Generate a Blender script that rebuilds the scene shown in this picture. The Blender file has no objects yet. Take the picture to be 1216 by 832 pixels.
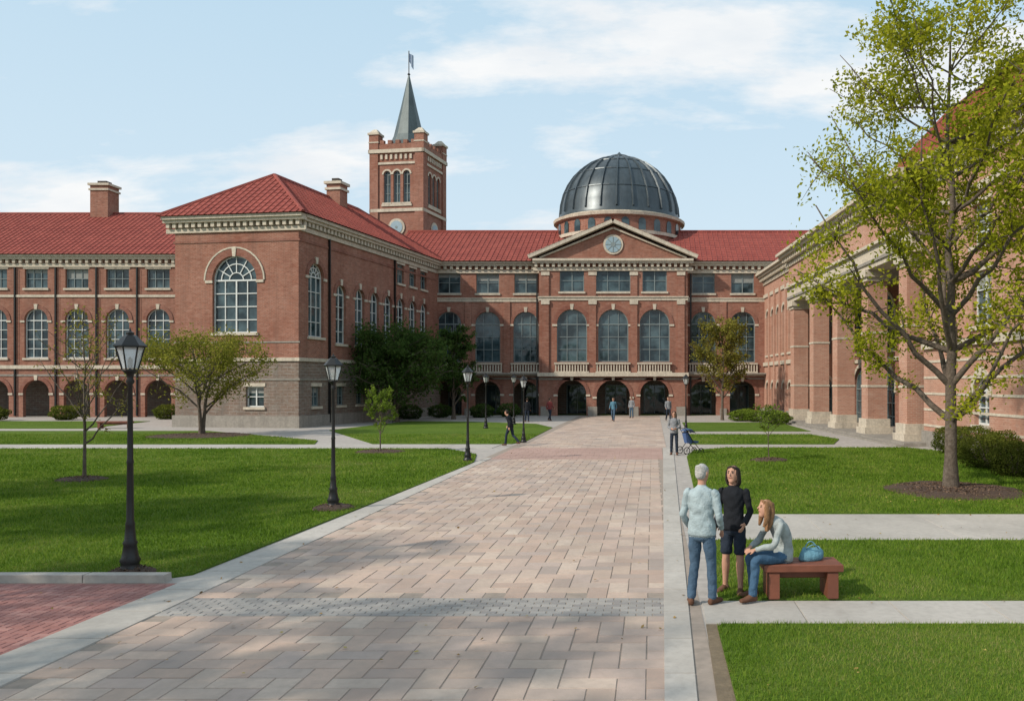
import bpy, math, random
import numpy as np
from mathutils import Vector, Matrix, kdtree
from mathutils.bvhtree import BVHTree
from mathutils.geometry import tessellate_polygon
random.seed(7); rng=np.random.default_rng(7)
R=math.radians
COL=bpy.context.scene.collection

# ------------------------------------------------------------------ materials
def newmat(name):
    m=bpy.data.materials.new(name); m.use_nodes=True
    nt=m.node_tree; return m,nt,nt.nodes['Principled BSDF']
def N(nt,t,**k):
    n=nt.nodes.new(t)
    for a,b in k.items(): setattr(n,a,b)
    return n
def L(nt,a,b): nt.links.new(a,b)
def c4(c): return (c[0],c[1],c[2],1)
def mixc(nt,fac,a,b,blend='MIX'):
    n=N(nt,'ShaderNodeMix',data_type='RGBA',blend_type=blend)
    for sock,v in ((n.inputs[0],fac),(n.inputs[6],a),(n.inputs[7],b)):
        if hasattr(v,'is_linked'): L(nt,v,sock)
        elif isinstance(v,(int,float)): sock.default_value=v
        else: sock.default_value=c4(v)
    return n.outputs[2]
def noise(nt,vec,scale,detail=4,rough=.6):
    n=N(nt,'ShaderNodeTexNoise'); n.inputs['Scale'].default_value=scale
    n.inputs['Detail'].default_value=detail; n.inputs['Roughness'].default_value=rough
    if vec is not None: L(nt,vec,n.inputs['Vector'])
    return n.outputs['Fac']
def ramp(nt,fac,lo,hi):
    n=N(nt,'ShaderNodeMapRange'); n.inputs[1].default_value=lo; n.inputs[2].default_value=hi
    L(nt,fac,n.inputs[0]); return n.outputs[0]
def mul(nt,f,k):
    n=N(nt,'ShaderNodeMath',operation='MULTIPLY'); L(nt,f,n.inputs[0]); n.inputs[1].default_value=k; return n.outputs[0]
def scaled(nt,tc,sc):
    n=N(nt,'ShaderNodeMapping'); n.inputs['Scale'].default_value=sc; L(nt,tc,n.inputs[0]); return n.outputs[0]
def bump(nt,h,bs,strength,dist):
    b=N(nt,'ShaderNodeBump'); b.inputs['Strength'].default_value=strength; b.inputs['Distance'].default_value=dist
    L(nt,h,b.inputs['Height']); L(nt,b.outputs[0],bs.inputs['Normal'])
def mnoise(name,a,b,scale=3,rough=.8,bs=40,bst=.3,bd=.01,metal=0,spec=.5,fine=None,streak=0):
    m,nt,p=newmat(name); tc=N(nt,'ShaderNodeTexCoord').outputs['Object']
    col=mixc(nt,ramp(nt,noise(nt,tc,scale),.3,.7),a,b)
    if fine:
        col=mixc(nt,ramp(nt,noise(nt,tc,fine,2),.35,.75),col,tuple(x*.65 for x in a))
    if streak:
        f=ramp(nt,noise(nt,scaled(nt,tc,(3,3,.3)),1,4,.7),.48,.75)
        col=mixc(nt,mul(nt,f,streak),col,tuple(x*.45 for x in b))
    L(nt,col,p.inputs['Base Color'])
    p.inputs['Roughness'].default_value=rough; p.inputs['Metallic'].default_value=metal
    p.inputs['Specular IOR Level'].default_value=spec
    if bst: bump(nt,noise(nt,tc,bs,3),p,bst,bd)
    return m
def mbrick(name,c1,c2,mortar,w=.24,h=.08,ms=.009,var=.35,wx=1.0):
    m,nt,p=newmat(name); tc=N(nt,'ShaderNodeTexCoord').outputs['Object']
    s=N(nt,'ShaderNodeSeparateXYZ'); L(nt,tc,s.inputs[0])
    a=N(nt,'ShaderNodeMath',operation='ADD'); L(nt,s.outputs[0],a.inputs[0]); L(nt,s.outputs[1],a.inputs[1])
    c=N(nt,'ShaderNodeCombineXYZ'); L(nt,a.outputs[0],c.inputs[0]); L(nt,s.outputs[2],c.inputs[1])
    bt=N(nt,'ShaderNodeTexBrick'); L(nt,c.outputs[0],bt.inputs['Vector'])
    bt.inputs['Color1'].default_value=c4(c1); bt.inputs['Color2'].default_value=c4(c2); bt.inputs['Mortar'].default_value=c4(mortar)
    bt.inputs['Scale'].default_value=1; bt.inputs['Brick Width'].default_value=w; bt.inputs['Row Height'].default_value=h
    bt.inputs['Mortar Size'].default_value=ms; bt.inputs['Mortar Smooth'].default_value=.2
    col=mixc(nt,ramp(nt,noise(nt,tc,.35,4,.65),.3,.75),bt.outputs['Color'],tuple(x*(1-var) for x in c1))
    # paler, mortar-smeared courses
    f=ramp(nt,noise(nt,scaled(nt,tc,(1.0,1.0,5)),1.5,3,.7),.47,.75)
    g=(c1[0]*1.05+.03,c1[1]*1.5+.03,c1[2]*1.7+.03)
    col=mixc(nt,mul(nt,f,.7*wx),col,g)
    # burnt brick clusters
    f=ramp(nt,noise(nt,scaled(nt,tc,(3.2,3.2,9)),1.2,3,.75),.53,.68)
    col=mixc(nt,mul(nt,f,.6*wx),col,tuple(x*.45 for x in c2))
    # rain streaks + soot
    f=ramp(nt,noise(nt,scaled(nt,tc,(1.8,1.8,.14)),1,4,.75),.47,.78)
    col=mixc(nt,mul(nt,f,.55*wx),col,(c1[0]*.42,c1[1]*.62,c1[2]*.72))
    L(nt,col,p.inputs['Base Color']); p.inputs['Roughness'].default_value=.9; p.inputs['Specular IOR Level'].default_value=.25
    bump(nt,bt.outputs['Fac'],p,-.4,.015)
    return m
def mattr(name,cols,rough=.85,bst=.2,bs=30,trans=0,spec=.3,dirt=.0):
    m,nt,p=newmat(name); at=N(nt,'ShaderNodeAttribute',attribute_name='rnd')
    cr=N(nt,'ShaderNodeValToRGB'); L(nt,at.outputs['Fac'],cr.inputs[0])
    e=cr.color_ramp.elements
    while len(e)<len(cols): e.new(.5)
    for i,c in enumerate(cols):
        e[i].position=i/(len(cols)-1); e[i].color=c4(c)
    col=cr.outputs[0]
    if trans:
        nt.nodes.remove(p)
        d=N(nt,'ShaderNodeBsdfDiffuse'); L(nt,col,d.inputs[0])
        t=N(nt,'ShaderNodeBsdfTranslucent'); L(nt,col,t.inputs[0])
        mx=N(nt,'ShaderNodeMixShader'); mx.inputs[0].default_value=trans
        out=nt.nodes['Material Output']; L(nt,d.outputs[0],mx.inputs[1]); L(nt,t.outputs[0],mx.inputs[2]); L(nt,mx.outputs[0],out.inputs[0])
        return m
    tc=N(nt,'ShaderNodeTexCoord').outputs['Object']
    if dirt:
        f=ramp(nt,noise(nt,scaled(nt,tc,(.6,.35,1)),1,5,.72),.42,.75)
        col=mixc(nt,mul(nt,f,dirt),col,tuple(x*.6 for x in cols[0]))
        f=ramp(nt,noise(nt,tc,9,5,.75),.42,.72)
        col=mixc(nt,mul(nt,f,dirt*.75),col,tuple(x*.62 for x in cols[-1]))
    L(nt,col,p.inputs['Base Color']); p.inputs['Roughness'].default_value=rough; p.inputs['Specular IOR Level'].default_value=spec
    if bst: bump(nt,noise(nt,tc,bs,3),p,bst,.01)
    return m
def mplain(name,c,rough=.6,metal=0,spec=.5,bst=0,bs=60,bd=.01):
    return mnoise(name,c,tuple(x*.82 for x in c),6,rough,bs,bst,bd,metal,spec)

M={}
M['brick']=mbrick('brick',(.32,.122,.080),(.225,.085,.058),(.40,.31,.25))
M['brick_right']=mbrick('brick_sunlit',(.46,.235,.165),(.38,.18,.125),(.50,.41,.34),var=.22,wx=.6)  # same brick as main hall, stronger sunlight put into a lighter colour
M['brick_base']=mbrick('brick_base',(.235,.165,.13),(.175,.125,.10),(.30,.26,.23),w=.5,h=.2,ms=.018)
M['stone']=mnoise('limestone',(.60,.53,.43),(.49,.43,.35),1.5,.85,20,.3,fine=9,streak=.55)
M['stone_grey']=mnoise('grey_stone',(.31,.285,.25),(.23,.21,.185),1.2,.85,15,.4,fine=7,streak=.5)
M['roof']=mnoise('red_roof_tile',(.33,.085,.066),(.22,.05,.042),.9,.75,9,.3,spec=.2,fine=3,streak=.4)
M['frame']=mplain('window_frame_paint',(.60,.62,.61),.5)
M['frame_dark']=mplain('dark_frame_paint',(.19,.23,.235),.5)
M['dome']=mnoise('dome_lead',(.075,.095,.108),(.04,.055,.066),.8,.38,5,.25,metal=.35,fine=2.5,streak=.5)
M['spire']=mnoise('spire_copper',(.085,.11,.115),(.055,.075,.08),1,.5,6,.2,metal=.3,streak=.5)
M['dark']=mplain('dark_interior',(.05,.04,.035),.9)
M['iron']=mnoise('black_iron',(.012,.012,.013),(.02,.02,.02),6,.42,80,.1,metal=.3)
m,nt,p=newmat('window_glass'); tc=N(nt,'ShaderNodeTexCoord').outputs['Object']
L(nt,mixc(nt,ramp(nt,noise(nt,tc,.6,3),.4,.62),(.010,.022,.028),(.065,.105,.12)),p.inputs['Base Color'])
p.inputs['Roughness'].default_value=.05; p.inputs['Specular IOR Level'].default_value=.5; bump(nt,noise(nt,tc,1.2,1),p,.25,.07)
M['glass']=m
m,nt,p=newmat('lantern_glass'); p.inputs['Base Color'].default_value=(.75,.78,.78,1); p.inputs['Roughness'].default_value=.25
p.inputs['Transmission Weight'].default_value=.55; M['lampglass']=m
M['clock']=mplain('medallion_blue',(.26,.36,.42),.5)
M['flag']=mplain('flag_cloth',(.35,.42,.55),.8)
PART={'walls':'brick','base':'brick_base','trim':'stone','roof':'roof','windows':'glass','frames':'frame','dark':'dark','dome_shell':'dome','spire':'spire','iron':'iron','medallion':'clock','flag':'flag','stonework':'stone_grey','frames_dark':'frame_dark'}

# ------------------------------------------------------------------ mesh helpers
def mkobj(name,v,f,mats,parent=None,smooth=False,mi=None,rnd=None,loc=None,rot=0):
    me=bpy.data.meshes.new(name)
    if isinstance(v,np.ndarray) and isinstance(f,np.ndarray):
        nf,k=f.shape
        me.vertices.add(len(v)); me.vertices.foreach_set('co',v.astype(np.float32).ravel())
        me.loops.add(nf*k); me.loops.foreach_set('vertex_index',f.astype(np.int32).ravel())
        me.polygons.add(nf); me.polygons.foreach_set('loop_start',np.arange(nf,dtype=np.int32)*k)
        me.polygons.foreach_set('loop_total',np.full(nf,k,dtype=np.int32))
        me.update(calc_edges=True)
    else:
        me.from_pydata([tuple(x) for x in v],[],f); me.update()
    if not isinstance(mats,(list,tuple)): mats=[mats]
    for m in mats: me.materials.append(m)
    if mi is not None: me.polygons.foreach_set('material_index',np.array(mi,dtype=np.int32))
    if smooth: me.polygons.foreach_set('use_smooth',np.ones(len(me.polygons),dtype=bool))
    if rnd is not None:
        a=me.attributes.new('rnd','FLOAT','FACE'); a.data.foreach_set('value',np.array(rnd,dtype=np.float32))
    o=bpy.data.objects.new(name,me); COL.objects.link(o)
    if parent: o.parent=parent
    if loc is not None: o.location=loc
    o.rotation_euler[2]=rot
    return o
def empty(name,loc=(0,0,0),rot=0):
    o=bpy.data.objects.new(name,None); o.location=loc; o.rotation_euler[2]=rot; COL.objects.link(o); return o

class Bld:
    def __init__(s,name,loc,rot=0,over=None):
        s.root=empty(name,loc,rot); s.p={}; s.over=over or {}
    def g(s,part): return s.p.setdefault(part,([],[]))
    def add(s,part,vs,fs):
        v,f=s.g(part); o=len(v); v.extend([tuple(x) for x in vs]); f.extend([tuple(i+o for i in q) for q in fs])
    def hexa(s,part,vs): s.add(part,vs,[(0,3,2,1),(4,5,6,7),(0,1,5,4),(1,2,6,5),(2,3,7,6),(3,0,4,7)])
    def box(s,part,x0,x1,y0,y1,z0,z1):
        s.hexa(part,[(x0,y0,z0),(x1,y0,z0),(x1,y1,z0),(x0,y1,z0),(x0,y0,z1),(x1,y0,z1),(x1,y1,z1),(x0,y1,z1)])
    def fbox(s,part,F,u0,u1,z0,z1,d0,d1):
        s.hexa(part,[F(u0,d1,z0),F(u1,d1,z0),F(u1,d0,z0),F(u0,d0,z0),F(u0,d1,z1),F(u1,d1,z1),F(u1,d0,z1),F(u0,d0,z1)])
    def lathe(s,part,c,prof,n=24,a0=0):
        vs=[];fs=[]
        for r,z in prof:
            for i in range(n):
                a=a0+2*math.pi*i/n; vs.append((c[0]+r*math.cos(a),c[1]+r*math.sin(a),z))
        for j in range(len(prof)-1):
            for i in range(n):
                k=(i+1)%n; fs.append((j*n+i,j*n+k,(j+1)*n+k,(j+1)*n+i))
        s.add(part,vs,fs)
    def wall(s,F,u0,u1,z0,z1,holes=(),part='walls',depth=.32):
        outer=[(u0,z0),(u1,z0),(u1,z1),(u0,z1)]
        outs=[outline(h) for h in holes]
        loops=[outer]+outs
        tri=tessellate_polygon([[Vector((a,b,0)) for a,b in lp] for lp in loops])
        flat=[q for lp in loops for q in lp]
        vs=[F(a,0,b) for a,b in flat]
        s.add(part,vs,[tuple(t) for t in tri])
        for lp in outs:
            n=len(lp); vs=[F(a,0,b) for a,b in lp]+[F(a,-depth,b) for a,b in lp]
            s.add(part,vs,[(i,(i+1)%n,n+(i+1)%n,n+i) for i in range(n)])
    def window(s,F,h,nv=3,nh=3,glass=True,d=-.24,surround='walls_arch',sill=True,fr='frames',fan=False,t=.05,key=True,sw=.3,fd=None):
        kind,uc,w,z0,z1=h; r=w/2; zs=z1-r if kind=='arch' else z1
        if glass:
            o=outline(h); s.add('windows',[F(a,d,b) for a,b in o],[tuple(range(len(o)))])
            o2=outline((kind,uc,w-.16,z0+.08,z1-.08)); n=len(o)
            s.add(fr,[F(a,d+.06,b) for a,b in o]+[F(a,d+.06,b) for a,b in o2]+[F(a,d,b) for a,b in o2],
                  [(i,(i+1)%n,n+(i+1)%n,n+i) for i in range(n)]+[(n+i,n+(i+1)%n,2*n+(i+1)%n,2*n+i) for i in range(n)])
            if random.random()<.55 and kind=='rect':
                zz=z1-(z1-z0)*random.uniform(.2,.6); s.fbox('blinds',F,uc-r+.08,uc+r-.08,zz,z1-.06,d+.003,d+.008)
            for i in range(1,nv):
                off=-r+w*i/nv
                top=zs if (fan or kind!='arch') else zs+math.sqrt(max(0,r*r-off*off))-.04
                tt=t*1.6 if (nv%2==0 and i==nv//2) else t
                s.fbox(fr,F,uc+off-tt/2,uc+off+tt/2,z0+.05,top,d+.003,d+.063)
            for j in range(1,nh+1):
                z=z0+(zs-z0)*j/nh
                if kind!='arch' and j==nh: break
                tt=t*1.7 if (j==nh) else t
                s.fbox(fr,F,uc-r+.05,uc+r-.05,z-tt/2,z+tt/2,d+.005,d+.068)
            if fan:
                for a in (30,60,90,120,150):
                    ca,sa=math.cos(R(a)),math.sin(R(a)); r0,r1=.32*r,r-.05; hw=.028
                    pts=[(uc+r0*ca-hw*sa,zs+r0*sa+hw*ca),(uc+r0*ca+hw*sa,zs+r0*sa-hw*ca),(uc+r1*ca+hw*sa,zs+r1*sa-hw*ca),(uc+r1*ca-hw*sa,zs+r1*sa+hw*ca)]
                    s.hexa(fr,[F(a_,d+.06,b_) for a_,b_ in pts]+[F(a_,d+.002,b_) for a_,b_ in pts])
                for rr in (.32,.68): s.band(fr,F,uc,rr*r-.03,rr*r+.03,zs,d+.004,d+.066,12)
        if kind=='arch' and surround:
            s.band('trim' if surround=='trim' else surround,F,uc,r,r+sw,zs,0,.05,14)
            if key:
                s.hexa('trim',[F(a,.09,b) for a,b in [(uc-.1,z1-.05),(uc+.1,z1-.05),(uc+.16,z1+sw+.08),(uc-.16,z1+sw+.08)]]+[F(a,0,b) for a,b in [(uc-.1,z1-.05),(uc+.1,z1-.05),(uc+.16,z1+sw+.08),(uc-.16,z1+sw+.08)]])
                for sg in (-1,1): s.fbox('trim',F,uc+sg*(r+sw/2)-sw/2-.03,uc+sg*(r+sw/2)+sw/2+.03,zs-.17,zs-.003,0,.075)
        elif kind=='rect' and surround:
            s.fbox('trim',F,uc-r-.12,uc+r+.12,z1+.002,z1+.22,0,.05)
        if sill: s.fbox('trim',F,uc-r-.12,uc+r+.12,z0-.16,z0+.002,-.12,.11)
    def band(s,part,F,uc,r0,r1,zs,d0,d1,n=14):
        vs=[];fs=[]
        for i in range(n+1):
            a=math.pi*i/n; ca,sa=math.cos(a),math.sin(a)
            vs+= [F(uc+r0*ca,d1,zs+r0*sa),F(uc+r1*ca,d1,zs+r1*sa),F(uc+r1*ca,d0,zs+r1*sa),F(uc+r0*ca,d0,zs+r0*sa)]
        for i in range(n):
            o=i*4
            for k in range(4): fs.append((o+k,o+4+k,o+4+(k+1)%4,o+(k+1)%4))
        s.add(part,vs,fs)
    def cornice(s,F,u0,u1,z,dent=.55,proj=.55,part='trim'):
        s.fbox(part,F,u0,u1,z-1.0,z-.72,0,.12)
        s.fbox(part,F,u0,u1,z-.38,z-.2,0,proj*.75)
        s.fbox(part,F,u0,u1,z-.2,z,0,proj)
        u=u0+.15
        while u<u1-.3:
            s.fbox(part,F,u,u+.24,z-.68,z-.383,0,proj*.55); u+=dent
    def roof(s,poly,sp=.45,part='roof',rib=.055):
        P=[Vector(q) for q in poly]; u=(P[1]-P[0]).normalized(); n=(P[1]-P[0]).cross(P[2]-P[0]).normalized()
        if n.z<0: n=-n
        v=n.cross(u); 
        if v.z<0: v=-v
        s.add(part,P,[tuple(range(len(P)))])
        q=[((p_-P[0]).dot(u),(p_-P[0]).dot(v)) for p_ in P]
        umin=min(a for a,b in q); umax=max(a for a,b in q); x=umin+sp/2
        while x<umax:
            vv=[]
            for i in range(len(q)):
                a,b=q[i],q[(i+1)%len(q)]
                if (a[0]-x)*(b[0]-x)<0: vv.append(a[1]+(b[1]-a[1])*(x-a[0])/(b[0]-a[0]))
            if len(vv)>=2:
                lo,hi=min(vv),max(vv)
                if hi-lo>.1:
                    a=P[0]+u*x
                    s.add(part,[a+u*k+v*w_+n*h_ for w_ in (lo,hi) for k,h_ in ((-.05,0),(-.025,rib),(.025,rib),(.05,0))],
                      [(0,1,5,4),(1,2,6,5),(2,3,7,6),(0,3,2,1),(4,5,6,7)])
            x+=sp
        vmax=max(b for a,b in q); y=.5
        while y<vmax-.1:
            uu=[]
            for i in range(len(q)):
                a,b=q[i],q[(i+1)%len(q)]
                if (a[1]-y)*(b[1]-y)<0: uu.append(a[0]+(b[0]-a[0])*(y-a[1])/(b[1]-a[1]))
            if len(uu)>=2:
                lo,hi=min(uu),max(uu); a=P[0]+v*y
                s.add(part,[a+u*w_+v*k+n*h_ for w_ in (lo,hi) for k,h_ in ((-.09,.004),(-.085,.03),(.05,.004))],[(0,1,4,3),(1,2,5,4)])
            y+=.5
    def beam(s,part,p0,p1,th,y0,y1):
        (x0,z0),(x1,z1)=p0,p1; l=math.hypot(x1-x0,z1-z0); nx,nz=-(z1-z0)/l*th,(x1-x0)/l*th
        if nz<0: nx,nz=-nx,-nz
        s.hexa(part,[(x0,y0,z0),(x1,y0,z1),(x1,y1,z1),(x0,y1,z0),(x0+nx,y0,z0+nz),(x1+nx,y0,z1+nz),(x1+nx,y1,z1+nz),(x0+nx,y1,z0+nz)])
    def done(s,smooth=()):
        for part,(v,f) in s.p.items():
            mk=s.over.get(part) or PART.get(part) or 'brick'
            mkobj(part,v,f,M[mk],parent=s.root,smooth=part in smooth)
def outline(h,n=14):
    kind,uc,w,z0,z1=h; r=w/2
    if kind=='rect': return [(uc-r,z0),(uc+r,z0),(uc+r,z1),(uc-r,z1)]
    if kind=='circ': return [(uc+r*math.cos(2*math.pi*i/20),(z0+z1)/2+r*math.sin(2*math.pi*i/20)) for i in range(20)]
    zs=z1-r; return [(uc-r,z0),(uc+r,z0)]+[(uc+r*math.cos(math.pi*i/n),zs+r*math.sin(math.pi*i/n)) for i in range(n+1)]
def front(y0=0): return lambda u,d,z:(u,y0-d,z)
def right(x0=0): return lambda u,d,z:(x0+d,u,z)
def left(x0=0): return lambda u,d,z:(x0-d,u,z)
def back(y0=0): return lambda u,d,z:(u,y0+d,z)
M['walls_arch']=mbrick('brick_arch',(.27,.095,.064),(.20,.07,.05),(.33,.25,.20))
PART['walls_arch']='walls_arch'
M['blind']=mplain('window_blind',(.24,.25,.24),.8); PART['blinds']='blind'

# ------------------------------------------------------------------ main hall
b=Bld('university_main_hall',(-3.4,74,0))
F=front(0)
def bay(b,F,u,w=2.2,gw=2.25,uw=2.0,uz=(10.7,12.6),az=(4.65,9.1),gz=3.0,np_=3):
    return [('rect',u,uw,uz[0],uz[1]),('arch',u,w,az[0],az[1]),('arch',u,gw,-.1,gz)]
def dress(b,F,hs,nv=3,nu=2,key=True):
    b.window(F,hs[0],nu,2,fr='frames_dark',sill=True)
    b.window(F,hs[1],nv,3,fr='frames_dark',sill=False,key=key)
    b.window(F,hs[2],glass=False,sill=False,key=key)
grp=[]
for u in (-14.5,-11.1,-7.75): grp.append(bay(b,F,u))
for u in (7.85,11.3,14.7): grp.append(bay(b,F,u))
b.wall(F,-20,-6.4,-.2,13.4,[h for g in grp[:3] for h in g])
b.wall(F,6.4,20,-.2,13.4,[h for g in grp[3:] for h in g])
for g in grp: dress(b,F,g)
for u0,u1 in ((-20,-6.4),(6.4,20)):
    b.cornice(F,u0,u1,13.45)
    b.fbox('trim',F,u0,u1,9.95,10.2,0,.08)
    b.fbox('trim',F,u0,u1,10.2,10.3,0,.14)
    b.fbox('trim',F,u0,u1,3.45,3.72,0,.32)
    b.fbox('stonework',F,u0,u1,3.15,3.3,0,.05)
for u in (-16.2,-12.8,-9.4,9.6,13.0):
    b.fbox('walls',F,u-.28,u+.28,3.725,9.94,0,.1)
    b.fbox('stonework',F,u-.3,u+.3,0,.6,0,.13)
for u in (-19.0,-6.75,6.75): b.fbox('iron',F,u-.06,u+.06,.1,12.4,.02,.14)
def balus(b,F,u0,u1,d0=.12,d1=.3):
    b.fbox('trim',F,u0,u1,3.722,3.84,d0,d1); b.fbox('trim',F,u0,u1,4.45,4.58,d0-.02,d1+.02)
    u=u0+.08
    while u<u1-.1:
        b.fbox('trim',F,u,u+.11,3.84,4.45,d0+.04,d1-.04); u+=.24
for u in (-14.5,-11.1,-7.75,7.85,11.3,14.7): balus(b,F,u-1.3,u+1.3)
FP=front(-1.3)
pg=[]
for u,uw,gw in ((-3.57,2.1,2.5),(0,3.0,2.9),(3.57,2.1,2.5)):
    pg.append([('rect',u,uw,10.7,12.65),('arch',u,2.6,4.65,9.2),('arch',u,gw,-.1,3.1)])
b.wall(FP,-6.4,6.4,-.2,13.4,[h for g in pg for h in g])
for i,g in enumerate(pg):
    b.window(FP,g[0],3 if i==1 else 2,2,fr='frames_dark'); b.window(FP,g[1],3,3,fr='frames_dark',sill=False,sw=.36); b.window(FP,g[2],glass=False,sill=False,sw=.3)
    balus(b,FP,g[0][1]-1.5,g[0][1]+1.5,.14,.34)
b.wall(left(-6.4),-1.3,0,-.2,13.4); b.wall(right(6.4),-1.3,0,-.2,13.4)
b.fbox('trim',FP,-6.5,6.5,3.4,3.72,0,.4); b.fbox('trim',FP,-6.45,6.45,9.95,10.2,0,.08); b.fbox('trim',FP,-6.5,6.5,10.2,10.3,0,.16)
b.fbox('stonework',FP,-6.42,6.42,3.1,3.26,0,.05)
for u in (-5.85,-1.78,1.78,5.85):
    b.fbox('walls',FP,u-.3,u+.3,3.725,9.94,0,.14); b.fbox('walls',FP,u-.3,u+.3,10.303,12.4,0,.12)
    b.fbox('trim',FP,u-.36,u+.36,9.6,9.94,.003,.2); b.fbox('trim',FP,u-.36,u+.36,12.1,12.39,.003,.18); b.fbox('stonework',FP,u-.4,u+.4,0,.8,0,.2)
b.cornice(FP,-6.9,6.9,13.5,.5,.6)
b.add('walls',[(-6.7,-1.35,13.5),(6.7,-1.35,13.5),(0,-1.35,16.4)],[(0,1,2)])
b.beam('trim',(-7.2,13.5),(0,16.55),.32,-2.0,-1.2); b.beam('trim',(7.2,13.5),(0,16.55),.32,-2.0,-1.2)
b.beam('trim',(-6.3,13.55),(0,16.1),.14,-1.55,-1.36); b.beam('trim',(6.3,13.55),(0,16.1),.14,-1.55,-1.36)
b.roof([(-7.25,-2.02,13.78),(-7.25,5.5,13.78),(0,5.5,16.9),(0,-2.02,16.9)]); b.roof([(7.25,-2.02,13.78),(7.25,5.5,13.78),(0,5.5,16.9),(0,-2.02,16.9)])
def disc(b,part,F,u,z,r,d,n=24,r0=0,dep=.06):
    o=[(u+r*math.cos(2*math.pi*i/n),z+r*math.sin(2*math.pi*i/n)) for i in range(n)]
    b.add(part,[F(a,d,c) for a,c in o]+[F(a,d-dep,c) for a,c in o],[tuple(range(n))]+[(i,(i+1)%n,n+(i+1)%n,n+i) for i in range(n)])
disc(b,'trim',FP,0,14.75,.86,.14); disc(b,'medallion',FP,0,14.75,.68,.18); disc(b,'frames_dark',FP,0,14.75,.2,.21)
for a in range(0,180,45):
    ca,sa=math.cos(R(a)),math.sin(R(a)); l=.66;w=.035
    pts=[(-l*ca+w*sa,14.75-l*sa-w*ca),(-l*ca-w*sa,14.75-l*sa+w*ca),(l*ca-w*sa,14.75+l*sa+w*ca),(l*ca+w*sa,14.75+l*sa-w*ca)]
    b.hexa('frames_dark',[FP(x,.2,z) for x,z in pts]+[FP(x,.17,z) for x,z in pts])
b.roof([(-20,-.75,13.46),(20,-.75,13.46),(20,6.6,17.3),(-20,6.6,17.3)]); b.roof([(-20,14,13.46),(20,14,13.46),(20,6.6,17.3),(-20,6.6,17.3)],sp=2)
b.box('roof',-20,20,6.45,6.75,17.25,17.42)
b.wall(back(13.3),-20,20,-.2,13.4); b.wall(right(20),0,13.3,-.2,13.4)
b.add('walls',[(20,-.7,13.4),(20,14,13.4),(20,6.6,17.25)],[(0,1,2)])
b.box('base',-19.9,19.9,4.0,4.2,-.1,3.6); b.box('stonework',-19.9,19.9,-.9,4.0,3.6,3.7)
for u in (-14.5,-11.1,-7.75,-3.57,0,3.57,7.85,11.3):
    b.box('windows',u-.9,u+.9,3.93,3.95,.05,2.6); b.box('frames_dark',u-1,u-.9,3.9,3.99,0,2.7); b.box('frames_dark',u+.9,u+1,3.9,3.99,0,2.7); b.box('frames_dark',u-.03,u+.03,3.9,3.99,0,2.6); b.box('frames_dark',u-1,u+1,3.9,3.99,2.6,2.7)
dc=(.15,8.0)
b.lathe('walls',dc,[(6.0,13.5),(6.0,18.0)],32)
b.lathe('trim',dc,[(6.0,16.4),(6.2,16.4),(6.2,16.7),(6.0,16.7)],32)
b.lathe('trim',dc,[(6.0,18.0),(6.35,18.05),(6.4,18.3),(5.9,18.4),(5.9,18.5),(5.0,18.5)],32)
prof=[(5.85,18.4),(5.85,18.7)]+[(5.75*math.cos(R(a)),18.7+6.0*math.sin(R(a))) for a in (2,10,20,30,40,50,60,70,78,85,88)]
b.lathe('dome_shell',dc,prof,48)
for i in range(24):
    a=2*math.pi*i/24; ca,sa=math.cos(a),math.sin(a); vs=[];fs=[]
    for r,z in prof[2:]:
        for k,h in ((-.09,0),(-.05,.14),(.05,.14),(.09,0)):
            vs.append((dc[0]+(r+h)*ca-k*sa,dc[1]+(r+h)*sa+k*ca,z+h*.5))
    for j in range(len(prof)-3):
        for k in range(3): fs.append((j*4+k,j*4+k+1,j*4+5+k,j*4+4+k))
    b.add('dome_ribs',vs,fs)
    aa=a+math.pi/24; r0=6.03
    c_,s_=math.cos(aa),math.sin(aa)
    o=outline(('arch',0,.7,16.75,17.85),8)
    b.add('windows',[(dc[0]+r0*c_-q*s_,dc[1]+r0*s_+q*c_,z) for q,z in o],[tuple(range(len(o)))])
for a in (22,42,60): 
    r=5.75*math.cos(R(a)); z=18.7+6.0*math.sin(R(a)); b.lathe('dome_ribs',dc,[(r+.0,z-.05),(r+.06,z-.03),(r+.04,z+.06),(r-.05,z+.07)],48)
PART['dome_ribs']='dome'
b.lathe('dome_shell',dc,[(.9,24.6),(.9,24.85),(.6,24.95),(.25,25.05),(.02,25.3)],16)
b.done(smooth=('dome_shell',))

# ------------------------------------------------------------------ west wing
b=Bld('brick_hall_wing',(-22.2,52.8,0),R(-8.9))
W=8.6
Ff=front(0); Fr=right(0)
big=('arch',-4.4,3.1,6.0,10.9); low=('rect',-3.0,1.25,1.3,2.6)
b.wall(Ff,-W,0,4.3,13.3,[big]); b.wall(Ff,-W,0,-.2,4.3,[low],part='base')
b.window(Ff,big,4,4,fan=True,sw=.45,t=.06); b.window(Ff,low,2,2)
b.band('trim',Ff,-4.4,2.02,2.12,9.35,0,.07,16)
side=[('arch',2.0,1.8,5.8,10.6)]+[('arch',t,1.35,5.5,9.55) for t in (5.1,7.7,9.9,12.05,14.2,16.4,18.5)]
up=[('rect',t,1.2,10.7,12.2) for t in (14.2,16.4,18.5)]
lows=[('rect',t,1.0,1.3,2.6) for t in (2.0,5.1,7.7,9.9,12.05)]
b.wall(Fr,0,22,4.3,13.3,side+up); b.wall(Fr,0,22,-.2,4.3,lows,part='base')
for i,h in enumerate(side): b.window(Fr,h,2 if i else 3,4,fan=(i==0),sw=.3)
for h in up+lows: b.window(Fr,h,2,2,fr='frames_dark')
b.wall(left(-W),0,22,-.2,13.3); b.wall(back(22),-W,0,-.2,13.3)
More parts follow.
